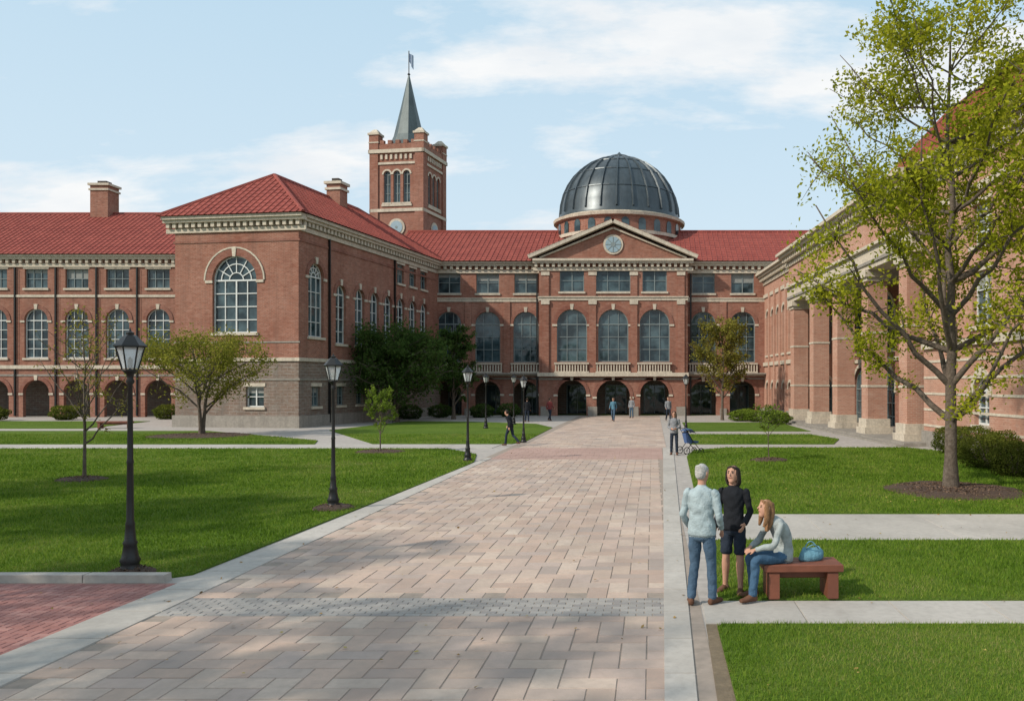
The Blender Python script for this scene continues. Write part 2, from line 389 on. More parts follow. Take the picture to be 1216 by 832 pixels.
for F_,a,c in ((Ff,-W-.1,.1),(Fr,.0,21)):
    b.fbox('trim',F_,a,c,4.2,4.42,0,.1); b.fbox('stonework',F_,a-.02,c+.02,-.05,.75,0,.13); b.fbox('stonework',F_,a,c,3.0,3.12,0,.05)
    if F_ is Ff: b.fbox('stonework',F_,a,c,5.35,5.45,0,.04)
    b.fbox('walls_arch',F_,a,c,11.75,11.9,0,.05)
    b.cornice(F_,a-(.45 if F_ is Ff else -.0),c+(.45 if F_ is Ff else 0),13.4,.45,.6)
b.fbox('iron',Fr,3.45,3.57,.2,12.4,.03,.15)
b.fbox('iron',Fr,13.0,13.12,.2,12.4,.03,.15)
e=.75; x0,x1,y0,y1=-W-e,e,-e,22; xm=(x0+x1)/2; rz=17.0; hz=13.42; rd=4.8; re=15.5
b.roof([(x0,y0,hz),(x1,y0,hz),(xm,y0+rd,rz)]); b.roof([(x1,y0,hz),(x1,y1,hz),(xm,re,rz),(xm,y0+rd,rz)]); b.roof([(x0,y0,hz),(x0,y1,hz),(xm,re,rz),(xm,y0+rd,rz)])
b.roof([(x1,y1,hz),(x0,y1,hz),(xm,re,rz)],sp=3)
def ridge(b,p,q,r=.11,part='roof'):
    p,q=Vector(p),Vector(q); d=(q-p).normalized(); s_=d.cross(Vector((0,0,1))).normalized(); n=s_.cross(d)
    vs=[c+s_*k+n*h for c in (p,q) for k,h in ((-r,-.02),(-r*.6,r),(r*.6,r),(r,-.02))]
    b.add(part,vs,[(0,1,5,4),(1,2,6,5),(2,3,7,6),(0,3,2,1),(4,5,6,7)])
ridge(b,(x0,y0,hz),(xm,y0+rd,rz)); ridge(b,(x1,y0,hz),(xm,y0+rd,rz)); ridge(b,(xm,y0+rd,rz),(xm,re,rz)); ridge(b,(xm,re,rz),(x1,y1,hz))
def chimney(b,x,y,z0,z1,w=1.2):
    b.box('walls',x-w/2,x+w/2,y-w/2,y+w/2,z0,z1); b.box('trim',x-w/2-.1,x+w/2+.1,y-w/2-.1,y+w/2+.1,z1-.45,z1-.28)
    b.box('trim',x-w/2-.15,x+w/2+.15,y-w/2-.15,y+w/2+.15,z1,z1+.2); b.box('dark',x-w/4,x+w/4,y-w/4,y+w/4,z1+.2,z1+.5)
chimney(b,xm+.4,11.5,15.5,18.0,1.1)
b.done()

# ------------------------------------------------------------------ far left block
b=Bld('brick_dormitory_block',(-28.5,70,0))
F=front(0); G=[]
for i in range(10):
    u=-12.6-3.38*i
    G.append([('rect',u,1.9,10.7,12.3),('arch',u,1.95,4.9,9.0),('arch',u,2.2,-.1,3.1)])
b.wall(F,-50,0,-.2,13.4,[h for g in G for h in g])
for g in G:
    b.window(F,g[0],3,2,fr='frames_dark'); b.window(F,g[1],3,4,sw=.3); b.window(F,g[2],glass=False,sill=False)
    b.fbox('iron',F,g[0][1]+1.6,g[0][1]+1.72,.1,12.4,.02,.14); b.fbox('walls',F,g[0][1]+1.35,g[0][1]+1.97,4.4,12.2,-.01,.019)
b.fbox('trim',F,-50,0,9.95,10.15,0,.08); b.fbox('trim',F,-50,0,4.0,4.3,0,.15); b.fbox('stonework',F,-50,0,3.4,3.55,0,.06)
b.cornice(F,-50,0,13.45,.55,.5)
b.roof([(-50,-.7,13.46),(1,-.7,13.46),(1,7,18.3),(-50,7,18.3)]); b.roof([(-50,14.5,13.46),(1,14.5,13.46),(1,7,18.3),(-50,7,18.3)],sp=2)
b.wall(back(14),-50,0,-.2,13.4); b.wall(right(0),0,14,-.2,13.4); b.wall(left(-50),0,14,-.2,13.4)
for x in (1,-50): b.add('walls',[(x-.1,-.6,13.4),(x-.1,14.4,13.4),(x-.1,7,18.2)],[(0,1,2)])
b.box('base',-49.9,-.1,3.6,3.8,-.1,3.9); b.box('stonework',-49.9,-.1,.4,3.6,3.7,3.8)
ridge(b,(-50,7,18.3),(1,7,18.3))
chimney(b,-21.6,7,16.5,20.7,1.6)
b.done()

# ------------------------------------------------------------------ tower
b=Bld('bell_tower',(-27.4,82,0),R(-8.9)); w=5.3
def lanc(): return [('arch',w/2+o,.72,20.3,23.4) for o in (-1.0,0,1.0)]
FF=[(front(0),0),(right(w),0),(back(w),0),(left(0),0)]
for F_,_ in FF:
    hs=lanc()
    b.wall(F_,0,w,0,25.4,hs)
    for h in hs: b.window(F_,h,2,3,fr='frames_dark',key=False,sw=.16,t=.04,surround='trim')
    for z,hh,dd in ((16.0,.25,.12),(19.4,.3,.14),(24.0,.22,.1),(25.1,.35,.22)): b.fbox('trim',F_,-dd,w+dd,z,z+hh,0,dd)
    b.fbox('trim',F_,1.1,w-1.1,19.95,20.15,0,.1)
    disc(b,'trim',F_,w/2,17.9,.85,.1); disc(b,'medallion',F_,w/2,17.9,.62,.13); disc(b,'frames_dark',F_,w/2,17.9,.12,.15)
    for u in (.0,w-.75): b.fbox('walls',F_,u-.12 if u==0 else u,u+.75 if u==0 else u+.87,16.3,25.05,.003,.13)
    for i in range(7):
        b.fbox('trim',F_,1.0+i*.5,1.22+i*.5,24.5,24.95,0,.12)
    for i in range(5): b.fbox('walls',F_,.95+i*.8,1.35+i*.8,26.0,26.35,-.28,.1)
    b.fbox('walls',F_,.6,w-.6,25.45,26.0,-.25,.08)
for cx in (.32,w-.32):
    for cy in (.32,w-.32):
        b.box('walls',cx-.48,cx+.48,cy-.48,cy+.48,25.45,26.9); b.box('trim',cx-.58,cx+.58,cy-.58,cy+.58,26.9,27.1)
        b.box('trim',cx-.52,cx+.52,cy-.52,cy+.52,26.1,26.22)
        b.lathe('trim',(cx,cy),[(.7,27.1),(.25,27.5),(.02,27.55)],4,math.pi/4)
b.box('stonework',.1,w-.1,.1,w-.1,25.2,25.5)
b.lathe('spire',(w/2,w/2),[(1.9,25.5),(1.9,26.5),(1.75,26.7),(1.45,27.4),(.75,30.4),(.06,33.6)],8,R(22.5))
b.lathe('iron',(w/2,w/2),[(.05,33.3),(.05,36.0),(.0,36.0)],6); b.lathe('iron',(w/2,w/2),[(.0,33.5),(.16,33.65),(0,33.85)],8)
fv=[]
for i in range(9):
    for j in (0,1): fv.append((w/2+.05+i*.05,w/2+.12*math.sin(i*.9),34.9+j*.85-.07*i*(1.4-j)))
b.add('flag',fv,[(2*i,2*i+2,2*i+3,2*i+1) for i in range(8)])
b.done()

# ------------------------------------------------------------------ east hall with portico
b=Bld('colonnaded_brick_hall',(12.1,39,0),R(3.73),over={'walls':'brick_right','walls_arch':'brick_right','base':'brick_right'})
F=left(0); T=12.35
near=[]
for y in (-6.9,-12,-17):
    near+=[('arch',y,1.25,1.2,3.15),('rect',y,1.6,5.0,7.1),('rect',y,1.6,8.1,9.7)]
b.wall(F,-22,-1.2,-.2,T,near)
for h in near: b.window(F,h,2,3 if h[0]=='rect' else 2,surround='trim' if h[0]=='arch' else 'x',sw=.25)
far=[]
for y in (25.2,27.3,29.4,31.5,33.6): far+=[('arch',y,1.1,5.2,9.0),('arch',y,1.1,-.1,2.9)]
b.wall(F,23.4,36,-.2,T,far)
for h in far: b.window(F,h,2,4,surround='trim',sw=.2,glass=h[3]>0,sill=h[3]>0,key=False)
for u in (24.1,26.25,28.35,30.45,32.55): b.fbox('walls',F,u-.22,u+.22,0,10.6,0,.16)
for z in (.9,1.6,2.3,3.0,3.7): b.fbox('trim',F,-22,-1.25,z,z+.1,0,.03)
for u0,u1 in ((-22,-1.2),(23.4,36)):
    b.fbox('stonework',F,u0,u1,-.05,.7,0,.12); b.fbox('trim',F,u0,u1,4.3,4.6,0,.14); b.fbox('trim',F,u0,u1,10.2,10.5,0,.1)
FI=left(3.6); ih=[]
for y in (2.8,8.4,14,19.3): ih+=[('arch',y,3.0,-.1,3.9),('arch',y,2.9,4.9,8.4)]
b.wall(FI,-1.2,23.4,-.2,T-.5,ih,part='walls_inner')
b.over['walls_inner']='brick'  # portico recess shade put into the colour: darker brick than outer walls
for h in ih: b.window(FI,h,3,3,surround='trim',sw=.22,sill=h[3]>0,fr='frames_dark')
b.fbox('trim',FI,-1.1,23.3,4.2,4.45,0,.1)
b.wall(back(-1.2),0,3.6,-.2,T); b.wall(front(23.4),0,3.6,-.2,T,[('arch',1.9,1.8,-.1,3.4),('arch',1.9,1.6,5,8)])
for h in (('arch',1.9,1.8,-.1,3.4),('arch',1.9,1.6,5,8)): b.window(front(23.4),h,2,3,surround='trim',sw=.2,fr='frames_dark',sill=False)
b.box('stonework',-.7,3.58,-1.1,23.3,8.95,9.1)
b.box('stonework',-1.15,3.58,-1.8,24,-.02,.17)
b.box('stonework',-1.5,-1.15,-1.8,24,-.02,.09)
for y in (0,5.6,11.2,16.7,22.2):
    h=.52; x=.0
    b.box('trim',x-h-.22,x+h+.22,y-h-.22,y+h+.22,.17,.5); b.box('trim',x-h-.12,x+h+.12,y-h-.12,y+h+.12,.5,.95)
    b.box('walls',x-h,x+h,y-h,y+h,.95,8.15)
    b.box('trim',x-h-.03,x+h+.03,y-h-.03,y+h+.03,2.6,2.72); b.box('trim',x-h-.03,x+h+.03,y-h-.03,y+h+.03,5.4,5.52)
    b.box('trim',x-h-.08,x+h+.08,y-h-.08,y+h+.08,8.15,8.35); b.box('trim',x-h-.2,x+h+.2,y-h-.2,y+h+.2,8.35,8.7)
b.box('trim',-.6,.6,-1.3,23.5,8.7,9.75); b.box('walls',-.5,.58,-1.25,23.45,9.75,T-.2)
b.fbox('trim',left(-.6),-1.35,23.55,9.75,9.9,-.3,.2); b.fbox('trim',left(.6),-1.3,23.5,9.1,9.2,0,.06)
FC=left(-.5)
b.cornice(FC,-1.7,23.9,T,.55,.9); b.cornice(F,-22,-1.72,T,.55,.85); b.cornice(F,23.92,36,T,.55,.8)
for z0,z1,p_ in ((T-.2,T,.6),(T-.38,T-.2,.45),(T-1,T-.72,.1)): b.fbox('trim',front(-1.25),-.9,0,z0+.003,z1-.003,0,p_)
b.box('stonework',-.45,3.6,-1.2,23.4,T-.1,T-.05)
b.box('trim',-.3,.2,-22,36,T,T+.25)
x0,x1,y0,y1=.3,11,-22,12.5; hz=T+.1; rz=18.4; xm=5.6
b.roof([(x0,y0,hz),(x0,y1,hz),(xm,y1-3,rz),(xm,y0+6,rz)]); b.roof([(x0,y1,hz),(x1,y1,hz),(xm,y1-3,rz)]); b.roof([(x1,y0,hz),(x1,y1,hz),(xm,y1-3,rz),(xm,y0+6,rz)],sp=2); b.roof([(x0,y0,hz),(x1,y0,hz),(xm,y0+6,rz)],sp=2)
ridge(b,(x0,y1,hz),(xm,y1-3,rz)); ridge(b,(xm,y1-3,rz),(xm,y0+6,rz))
b.box('stonework',.3,14,12.5,36,T-.1,T+.05); b.box('stonework',11,14,-22,12.5,T-.1,T+.05)
b.wall(right(14),-22,36,-.2,T); b.wall(front(-22),0,14,-.2,T); b.wall(back(36),0,14,-.2,T)
b.done()

# ------------------------------------------------------------------ ground
def poly_prism(name,pts,z0,z1,mat,parent=None):
    n=len(pts); v=[(x,y,z1) for x,y in pts]+[(x,y,z0) for x,y in pts]
    return mkobj(name,v,[tuple(range(n))]+[(i,n+i,n+(i+1)%n,(i+1)%n) for i in range(n)],mat,parent)
def mgrass(name,a,b_,c):
    m,nt,p=newmat(name); tc=N(nt,'ShaderNodeTexCoord').outputs['Object']
    col=mixc(nt,ramp(nt,noise(nt,tc,.35,4,.6),.35,.7),a,b_)
    col=mixc(nt,ramp(nt,noise(nt,tc,2.5,4,.7),.5,.8),col,c)
    col=mixc(nt,ramp(nt,noise(nt,tc,35,3,.8),.4,.7),col,tuple(x*.5 for x in a))
    L(nt,col,p.inputs['Base Color']); p.inputs['Roughness'].default_value=.95; p.inputs['Specular IOR Level'].default_value=.1
    bump(nt,noise(nt,tc,45,3),p,.8,.04); return m
GR=mgrass('lawn_grass',(.085,.15,.018),(.13,.205,.028),(.19,.22,.055))
GB=mattr('grass_blades',[(.055,.11,.010),(.10,.185,.018),(.155,.245,.03),(.22,.27,.05),(.31,.28,.12)],.7,0,trans=.3,spec=.2)
mkobj('ground',[(-900,-300,-.012),(900,-300,-.012),(900,1500,-.012),(-900,1500,-.012)],[(0,1,2,3)],GR)
CON=mnoise('concrete_paving',(.42,.385,.355),(.35,.32,.295),.6,.88,60,.15,.005,fine=5)
mkobj('paving',[(-78,-12,0),(12.6,-12,0),(12.6,74,0),(-78,74,0)],[(0,1,2,3)],CON)
mkobj('path',[(12.6,9.7,0),(45,9.7,0),(45,18.2,0),(12.6,18.2,0)],[(0,1,2,3)],CON)

PV=mattr('plaza_pavers',[(.34,.28,.25),(.43,.31,.25),(.47,.37,.30),(.42,.335,.295),(.49,.36,.29),(.52,.43,.36)],.85,.3,50,spec=.3,dirt=.6)
PP=mattr('pink_pavers',[(.36,.24,.205),(.42,.285,.245)],.85,.2,50,dirt=.5)
PG=mattr('grey_pavers',[(.24,.225,.22),(.30,.285,.27),(.35,.33,.31)],.85,.25,50,dirt=.4)
PR=mattr('red_brick_pavers',[(.27,.12,.105),(.36,.175,.155),(.27,.125,.115),(.41,.22,.195)],.85,.25,50,dirt=.4)
def pavers(name,rects,mat,z=.012,gap=.0034,smooth=False):
    v=[];f=[];r=[]
    for (x0,y0,x1,y1) in rects:
        o=len(v); dz=random.uniform(-.0014,.0014); tx=random.uniform(-.0012,.0012)
        g=gap*random.uniform(.6,1.7); x0+=g;x1-=g;y0+=g;y1-=g; be=.006
        v+=[(x0,y0,.001),(x1,y0,.001),(x1,y1,.001),(x0,y1,.001)]
        v+=[(x0+be,y0+be,z+dz),(x1-be,y0+be,z+dz+tx),(x1-be,y1-be,z+dz),(x0+be,y1-be,z+dz-tx)]
        f+=[(o+4,o+5,o+6,o+7),(o,o+1,o+5,o+4),(o+1,o+2,o+6,o+5),(o+2,o+3,o+7,o+6),(o+3,o,o+4,o+7)]
        q=random.random(); r+=[q]*5
    return mkobj(name,v,f,mat,rnd=r)
def herring(W,xa,xb,ya,yb):
    out=[]
    for i in range(int((xb-xa)/W)+2):
        for j in range(int((yb-ya)/W)+2):
            k=(i-j)%4; x=xa+i*W; y=ya+j*W
            if k==0: r=(x,y,x+2*W,y+W)
            elif k==3: r=(x,y,x+W,y+2*W)
            else: continue
            r=(max(r[0],xa),max(r[1],ya),min(r[2],xb),min(r[3],yb))
            if r[2]-r[0]>.04 and r[3]-r[1]>.04: out.append(r)
    return out
def running(xa,xb,ya,yb,w,h,jit=True):
    out=[]; y=ya; j=0
    while y<yb-.02:
        x=xa-(w/2 if j%2 else 0)-(random.random()*.1 if jit else 0)
        while x<xb:
            r=(max(x,xa),y,min(x+w,xb),min(y+h,yb))
            if r[2]-r[0]>.05: out.append(r)
            x+=w
        y+=h; j+=1
    return out
mkobj('joint_sand',[(-6.3,0,.004),(.6,0,.004),(.6,74,.004),(-6.3,74,.004)],[(0,1,2,3)],mnoise('joint_sand',(.31,.255,.215),(.22,.185,.155),5,.95,50,.2))
pavers('plaza_paving',herring(.27,-6.0,.15,1.5,10.1)+herring(.27,-6.0,.25,10.98,31.0),PV)
pavers('plaza_crosswalk',running(-6.0,.4,31.0,36.4,.5,.25),PP)
pavers('plaza_paving',running(-5.8,.6,36.4,70.0,.6,.4),PV)
pavers('paver_band',running(-6.0,.17,10.12,10.96,.2,.105,False),PG)
pavers('brick_path',herring(.105,-14,-6.62,3.0,11.75),PR)
mkobj('brick_path_bed',[(-40,0,.004),(-6.5,0,.004),(-6.5,11.8,.004),(-40,11.8,.004)],[(0,1,2,3)],mnoise('bedding_sand',(.27,.18,.15),(.22,.14,.12),5,.95,50,.2))
def slabs(name,xl,xr,ya,yb,step=1.1,z=.02):
    v=[];f=[];r=[];y=ya
    while y<yb:
        y2=min(y+step,yb)-.012; o=len(v)
        v+=[(xl(y),y,0),(xr(y),y,0),(xr(y2),y2,0),(xl(y2),y2,0),(xl(y)+.005,y+.005,z),(xr(y)-.005,y+.005,z),(xr(y2)-.005,y2-.005,z),(xl(y2)+.005,y2-.005,z)]
        f+=[(o+4,o+5,o+6,o+7),(o,o+1,o+5,o+4),(o+1,o+2,o+6,o+5),(o+2,o+3,o+7,o+6),(o+3,o,o+4,o+7)]
        r+=[random.random()]*5; y+=step
    return mkobj(name,v,f,CS,rnd=r)
CS=mattr('concrete_slabs',[(.38,.355,.325),(.46,.43,.395),(.42,.39,.355)],.88,.2,60,dirt=.6)
slabs('plaza_border',lambda y:-6.62+.02*(y-12),lambda y:-6.0+.0*(y),1.5,31.5)
slabs('plaza_border',lambda y:.13+.012*(y-9.8),lambda y:.44+.017*(y-9.8),1.5,36.6)
def slabx(name,xa,xb,ya,yb,step=1.5,z=.016):
    v=[];f=[];r=[];x=xa
    while x<xb:
        x2=min(x+step,xb)-.012;o=len(v)
        v+=[(x,ya,0),(x2,ya,0),(x2,yb,0),(x,yb,0),(x+.005,ya+.005,z),(x2-.005,ya+.005,z),(x2-.005,yb-.005,z),(x+.005,yb-.005,z)]
        f+=[(o+4,o+5,o+6,o+7),(o,o+1,o+5,o+4),(o+1,o+2,o+6,o+5),(o+2,o+3,o+7,o+6),(o+3,o,o+4,o+7)]
        r+=[random.random()]*5; x+=step
    return mkobj(name,v,f,CS,rnd=r)
slabx('concrete_path',.62,30,9.8,10.8,1.2); slabx('concrete_path',.8,30,15.0,17.95,2.4); slabx('concrete_path',-45,-6.9,36.2,38.4,2.4)
slabx('kerb',-40,-6.85,11.82,12.02,1.6,.11)
SOIL=mnoise('soil',(.20,.15,.095),(.13,.10,.065),4,.95,40,.6,.02,fine=18)
poly_prism('soil_strip',[(.46,2),(.8,2),(.84,9.76),(.62,9.76)],0,.014,SOIL)
lawns=[
 [(-40,12.04),(-7.0,12.04),(-6.72,12.3),(-6.3,28),(-6.35,30),(-6.9,33),(-8.8,35.9),(-40,35.9)],
 [(-70,38.6),(-15.5,38.6),(-16.3,41),(-26,49.3),(-70,49.3)],
 [(-70,52),(-35,52),(-37,62),(-70,62)],
 [(-12.9,38.8),(-6.5,38.8),(-6.1,40.5),(-6.3,53),(-8,58),(-13,61),(-18.0,62),(-19.2,50)],
 [(.72,2),(30,2),(30,9.74),(.8,9.74),(.74,9.6)],
 [(.85,10.86),(30,10.86),(30,14.94),(.95,14.94)],
 [(1.0,18.05),(12.4,18.05),(12.1,34),(11,36.5),(3.2,36.5),(1.7,35),(1.3,32)],
 [(12.45,18.05),(30,18.05),(30,18.2),(12.45,18.2)],
 [(1.7,38.6),(8.3,38.6),(9.3,42),(8.6,46),(1.9,46)],
 [(2.0,49),(9.2,49),(9.0,60),(2.1,60)]]
for pl in lawns: poly_prism('lawn',pl,0,.028,GR)
def inpoly(px,py,pl):
    ins=np.zeros(len(px),bool); n=len(pl)
    for i in range(n):
        x1,y1=pl[i]; x2,y2=pl[(i+1)%n]
        c=((y1>py)!=(y2>py)) & (px<(x2-x1)*(py-y1)/(y2-y1+1e-12)+x1); ins^=c
    return ins
def blades():
    P=[]
    for pl in lawns:
        xs=[p[0] for p in pl]; ys=[p[1] for p in pl]
        ya,yb=max(min(ys),5.5),min(max(ys),46)
        y=ya
        while y<yb:
            y2=min(y+1,yb); xa=max(min(xs),-.80*y2-1.5); xb=min(max(xs),.47*y2+1.5)
            if xb>xa:
                dens=min(2600,2600*(9/y)**1.75); n=int(dens*(y2-y)*(xb-xa))
                px=rng.uniform(xa,xb,n); py=rng.uniform(y,y2,n); k=inpoly(px,py,pl); P.append(np.stack([px[k],py[k]],1))
            y=y2
    return np.concatenate(P)
P=blades(); n=len(P); print('blades',n)
dist=P[:,1]; sc=np.clip(dist/9,1,3.0)
# patchiness of the turf from summed value noise
def vnoise(X,Y,s,seed):
    g=np.random.default_rng(seed).uniform(-1,1,(256,256)); x=X/s+100; y=Y/s+100; i=np.floor(x).astype(int); j=np.floor(y).astype(int)
    a=x-i; b=y-j; a=a*a*(3-2*a); b=b*b*(3-2*b); g_=lambda p,q:g[p%256,q%256]
    return (g_(i,j)*(1-a)+g_(i+1,j)*a)*(1-b)+(g_(i,j+1)*(1-a)+g_(i+1,j+1)*a)*b
pn=vnoise(P[:,0],P[:,1],2.6,1)*.5+vnoise(P[:,0],P[:,1],.9,2)*.35+vnoise(P[:,0],P[:,1],.3,3)*.3
h=rng.uniform(.022,.06,n)*np.clip(sc**.3,1,1.5)*(1-.25*pn); wd=.0035*sc*rng.uniform(.8,1.4,n)
ang=rng.uniform(0,2*np.pi,n); ln=rng.uniform(0,.9,n)*h; la=rng.uniform(0,2*np.pi,n)
v=np.zeros((n,3,3)); v[:,0,0]=P[:,0]-wd*np.cos(ang); v[:,0,1]=P[:,1]-wd*np.sin(ang); v[:,1,0]=P[:,0]+wd*np.cos(ang); v[:,1,1]=P[:,1]+wd*np.sin(ang)
v[:,0,2]=v[:,1,2]=.025; v[:,2,0]=P[:,0]+ln*np.cos(la); v[:,2,1]=P[:,1]+ln*np.sin(la); v[:,2,2]=.028+h
mkobj('grass',v.reshape(-1,3),np.arange(3*n).reshape(-1,3),GB,rnd=np.clip(.4+.38*pn+rng.uniform(-.3,.35,n),0,1))

# ------------------------------------------------------------------ vegetation
def tube(V,Fc,pts,rad,n=7):
    o=len(V); pts=[Vector(p) for p in pts]
    for i,p in enumerate(pts):
        d=(pts[min(i+1,len(pts)-1)]-pts[max(i-1,0)]).normalized()
        s=d.cross(Vector((0,1,.01)) if abs(d.y)<.9 else Vector((1,0,0))).normalized(); t=d.cross(s)
        for k in range(n):
            a=2*math.pi*k/n; V.append(tuple(p+(s*math.cos(a)+t*math.sin(a))*rad[i]))
    for i in range(len(pts)-1):
        for k in range(n): q=(k+1)%n; Fc.append((o+i*n+k,o+i*n+q,o+(i+1)*n+q,o+(i+1)*n+k))
    e=len(V); V.append(tuple(pts[-1])); 
    for k in range(n): Fc.append((o+(len(pts)-1)*n+k,o+(len(pts)-1)*n+(k+1)%n,e))
def bez(a,c,b,n):
    a,b,c=Vector(a),Vector(b),Vector(c); return [a*(1-t)**2+c*2*t*(1-t)+b*t*t for t in [i/n for i in range(n+1)]]
def leafmesh(name,C,size,mat,parent,rn,up=.3,aspect=.55,flat=False):
    n=len(C); d=rng.normal(size=(n,3)); d[:,2]-=up
    if flat: d[:,2]*=.1
    d/=np.linalg.norm(d,axis=1)[:,None]
    e=rng.normal(size=(n,3)); 
    if flat: e[:,2]*=.1
    e-= (e*d).sum(1)[:,None]*d; e/=np.linalg.norm(e,axis=1)[:,None]
    s=size*rng.uniform(.6,1.35,n)[:,None]
    nn=np.cross(d,e); v=np.stack([C-d*s*.5,C+e*s*aspect*.5+nn*s*.08,C+d*s*.5,C-e*s*aspect*.5+nn*s*.08],1)
    f=np.arange(4*n).reshape(-1,4)
    return mkobj(name,v.reshape(-1,3),f,mat,parent,rnd=rn)
BARK=mnoise('bark',(.10,.075,.055),(.16,.13,.105),4,.95,25,.9,.03,fine=14)
def LM(name,cs): return mattr(name,cs,.6,0,trans=.45,spec=.25)
LEAF={'yg':LM('yellowgreen_leaves',[(.15,.18,.012),(.26,.29,.02),(.37,.38,.03),(.47,.45,.055)]),
 'g':LM('green_leaves',[(.03,.062,.018),(.055,.10,.025),(.085,.14,.035),(.12,.175,.05)]),
 'olive':LM('olive_leaves',[(.13,.14,.02),(.20,.21,.032),(.27,.26,.045),(.30,.26,.06)]),
 'br':LM('bronze_leaves',[(.14,.105,.025),(.19,.16,.03),(.23,.23,.045),(.30,.26,.06)]),
 'lg':LM('light_leaves',[(.09,.14,.02),(.15,.22,.03),(.22,.29,.05)]),
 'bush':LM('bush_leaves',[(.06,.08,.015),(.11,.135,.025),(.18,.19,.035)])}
def tree(name,loc,H,cz,rx,rz,tr,fork,n1,n2,nl,ls,leaf,spread=.35,lean=(0,0),stems=1,seed=1,asc=.5,power=.5,ry=None,base_w=1.4,jit=.055):
    random.seed(seed); root=empty(name,loc); V=[];Fc=[];tips=[]
    ry=ry or rx
    starts=[]
    for s in range(stems):
        a=2*math.pi*s/max(1,stems)+.5; off=.06*(stems>1)
        tip=Vector((lean[0]+(rx*.25*math.cos(a) if stems>1 else 0),lean[1]+(rx*.25*math.sin(a) if stems>1 else 0),cz+rz*.8))
        mid=Vector((tip.x*.1+off*math.cos(a)+random.uniform(-.1,.1),tip.y*.1+off*math.sin(a),tip.z*.5))
        pts=bez((off*math.cos(a),off*math.sin(a),-.05),mid,tip,14)
        pts=[p+Vector((random.uniform(-1,1),random.uniform(-1,1),0))*.012*H*(i/14)*.8 for i,p in enumerate(pts)]
        rad=[tr*(1-i/14*.93)*(base_w if i==0 else 1) for i in range(15)]
        tube(V,Fc,pts,rad,9); starts.append((pts,rad))
    for i in range(n1):
        pts,rad=starts[i%stems]
        lo=max(1,int(14*fork/(cz+rz*.8))); k=min(13,lo+int((13-lo)*(i/n1)**.9))
        p0=pts[k]; az=i*2.399+random.uniform(-.4,.4)
        frac=(k-lo)/(13-lo+1e-6); el=-.45+1.5*frac+random.uniform(-.25,.35)
        q=Vector((lean[0]*.8+rx*math.cos(az)*math.cos(el)*random.uniform(.75,1.08),lean[1]*.8+ry*math.sin(az)*math.cos(el)*random.uniform(.75,1.08),cz+rz*math.sin(el)*random.uniform(.8,1.05)))
        mid=p0.lerp(q,.5)+Vector((0,0,(q-p0).length*.15*(1-asc)-(q-p0).length*asc*.12))
        bp=bez(p0,mid,q,8); bp=[p+Vector([random.uniform(-1,1)*.02*(q-p0).length for _ in range(3)])*(j>0) for j,p in enumerate(bp)]
        r0=min(rad[k]*.62,tr*.5); tube(V,Fc,bp,[r0*(1-j/8*.85)+.004 for j in range(9)],6)
        for j in range(n2):
            t=random.uniform(.25,1)**.8; a=bp[min(8,int(t*8))]
            d=Vector((random.gauss(0,1),random.gauss(0,1),random.gauss(.35,.8))).normalized()*rx*spread*random.uniform(.5,1.2)
            e=a+d; tube(V,Fc,[a,a.lerp(e,.5)+Vector((0,0,.05)),e],[r0*.22+.003,r0*.14+.002,.003],4)
            tips.append((a,e))
    mkobj('trunk',V,Fc,BARK,root,smooth=True)
    T=np.array([[list(a),list(e)] for a,e in tips]); m=len(T)
    wgt=rng.uniform(.2,1,m)**(1/power); wgt/=wgt.sum()
    idx=rng.choice(m,nl,p=wgt); t=rng.uniform(.15,1.15,nl)[:,None]
    C=T[idx,0]*(1-t)+T[idx,1]*t+rng.normal(size=(nl,3))*rx*jit
    tone=rng.uniform(0,1,m)[idx]*.5+rng.uniform(0,.5,nl)
    leafmesh('leaves',C,ls,LEAF[leaf],root,np.clip(tone,0,1)); return root
def mulch(loc,rx,ry,n=1500):
    root=empty('mulch_bed',(loc[0],loc[1],.02)); v=[(0,0,.1)];f=[]
    K=40;ring=[(.35,.10),(.7,.08),(.93,.045),(1,.0)]
    for fr,z in ring:
        for i in range(K):
            a=2*math.pi*i/K; w=1+.035*math.sin(5*a)+.02*math.sin(11*a+1); v.append((rx*fr*w*math.cos(a),ry*fr*w*math.sin(a),z+(random.uniform(-.01,.01) if z else 0)))
    f=[(0,1+i,1+(i+1)%K) for i in range(K)]
    for r in range(3):
        for i in range(K): f.append((1+r*K+i,1+(r+1)*K+i,1+(r+1)*K+(i+1)%K,1+r*K+(i+1)%K))
    mkobj('soil',v,f,MU,root,smooth=True)
    a=rng.uniform(0,2*np.pi,n); r=np.sqrt(rng.uniform(0,1.03,n)); C=np.stack([rx*r*np.cos(a),ry*r*np.sin(a),.115-.10*r**2.5],1)
    leafmesh('wood_chips',C,.07,MC,root,rng.uniform(0,1,n),0,.4)
MU=mnoise('mulch',(.085,.052,.036),(.055,.034,.025),6,.95,30,.9,.03,fine=20)
MC=mattr('wood_chips',[(.05,.03,.02),(.11,.07,.045),(.20,.13,.09)],.9,0)

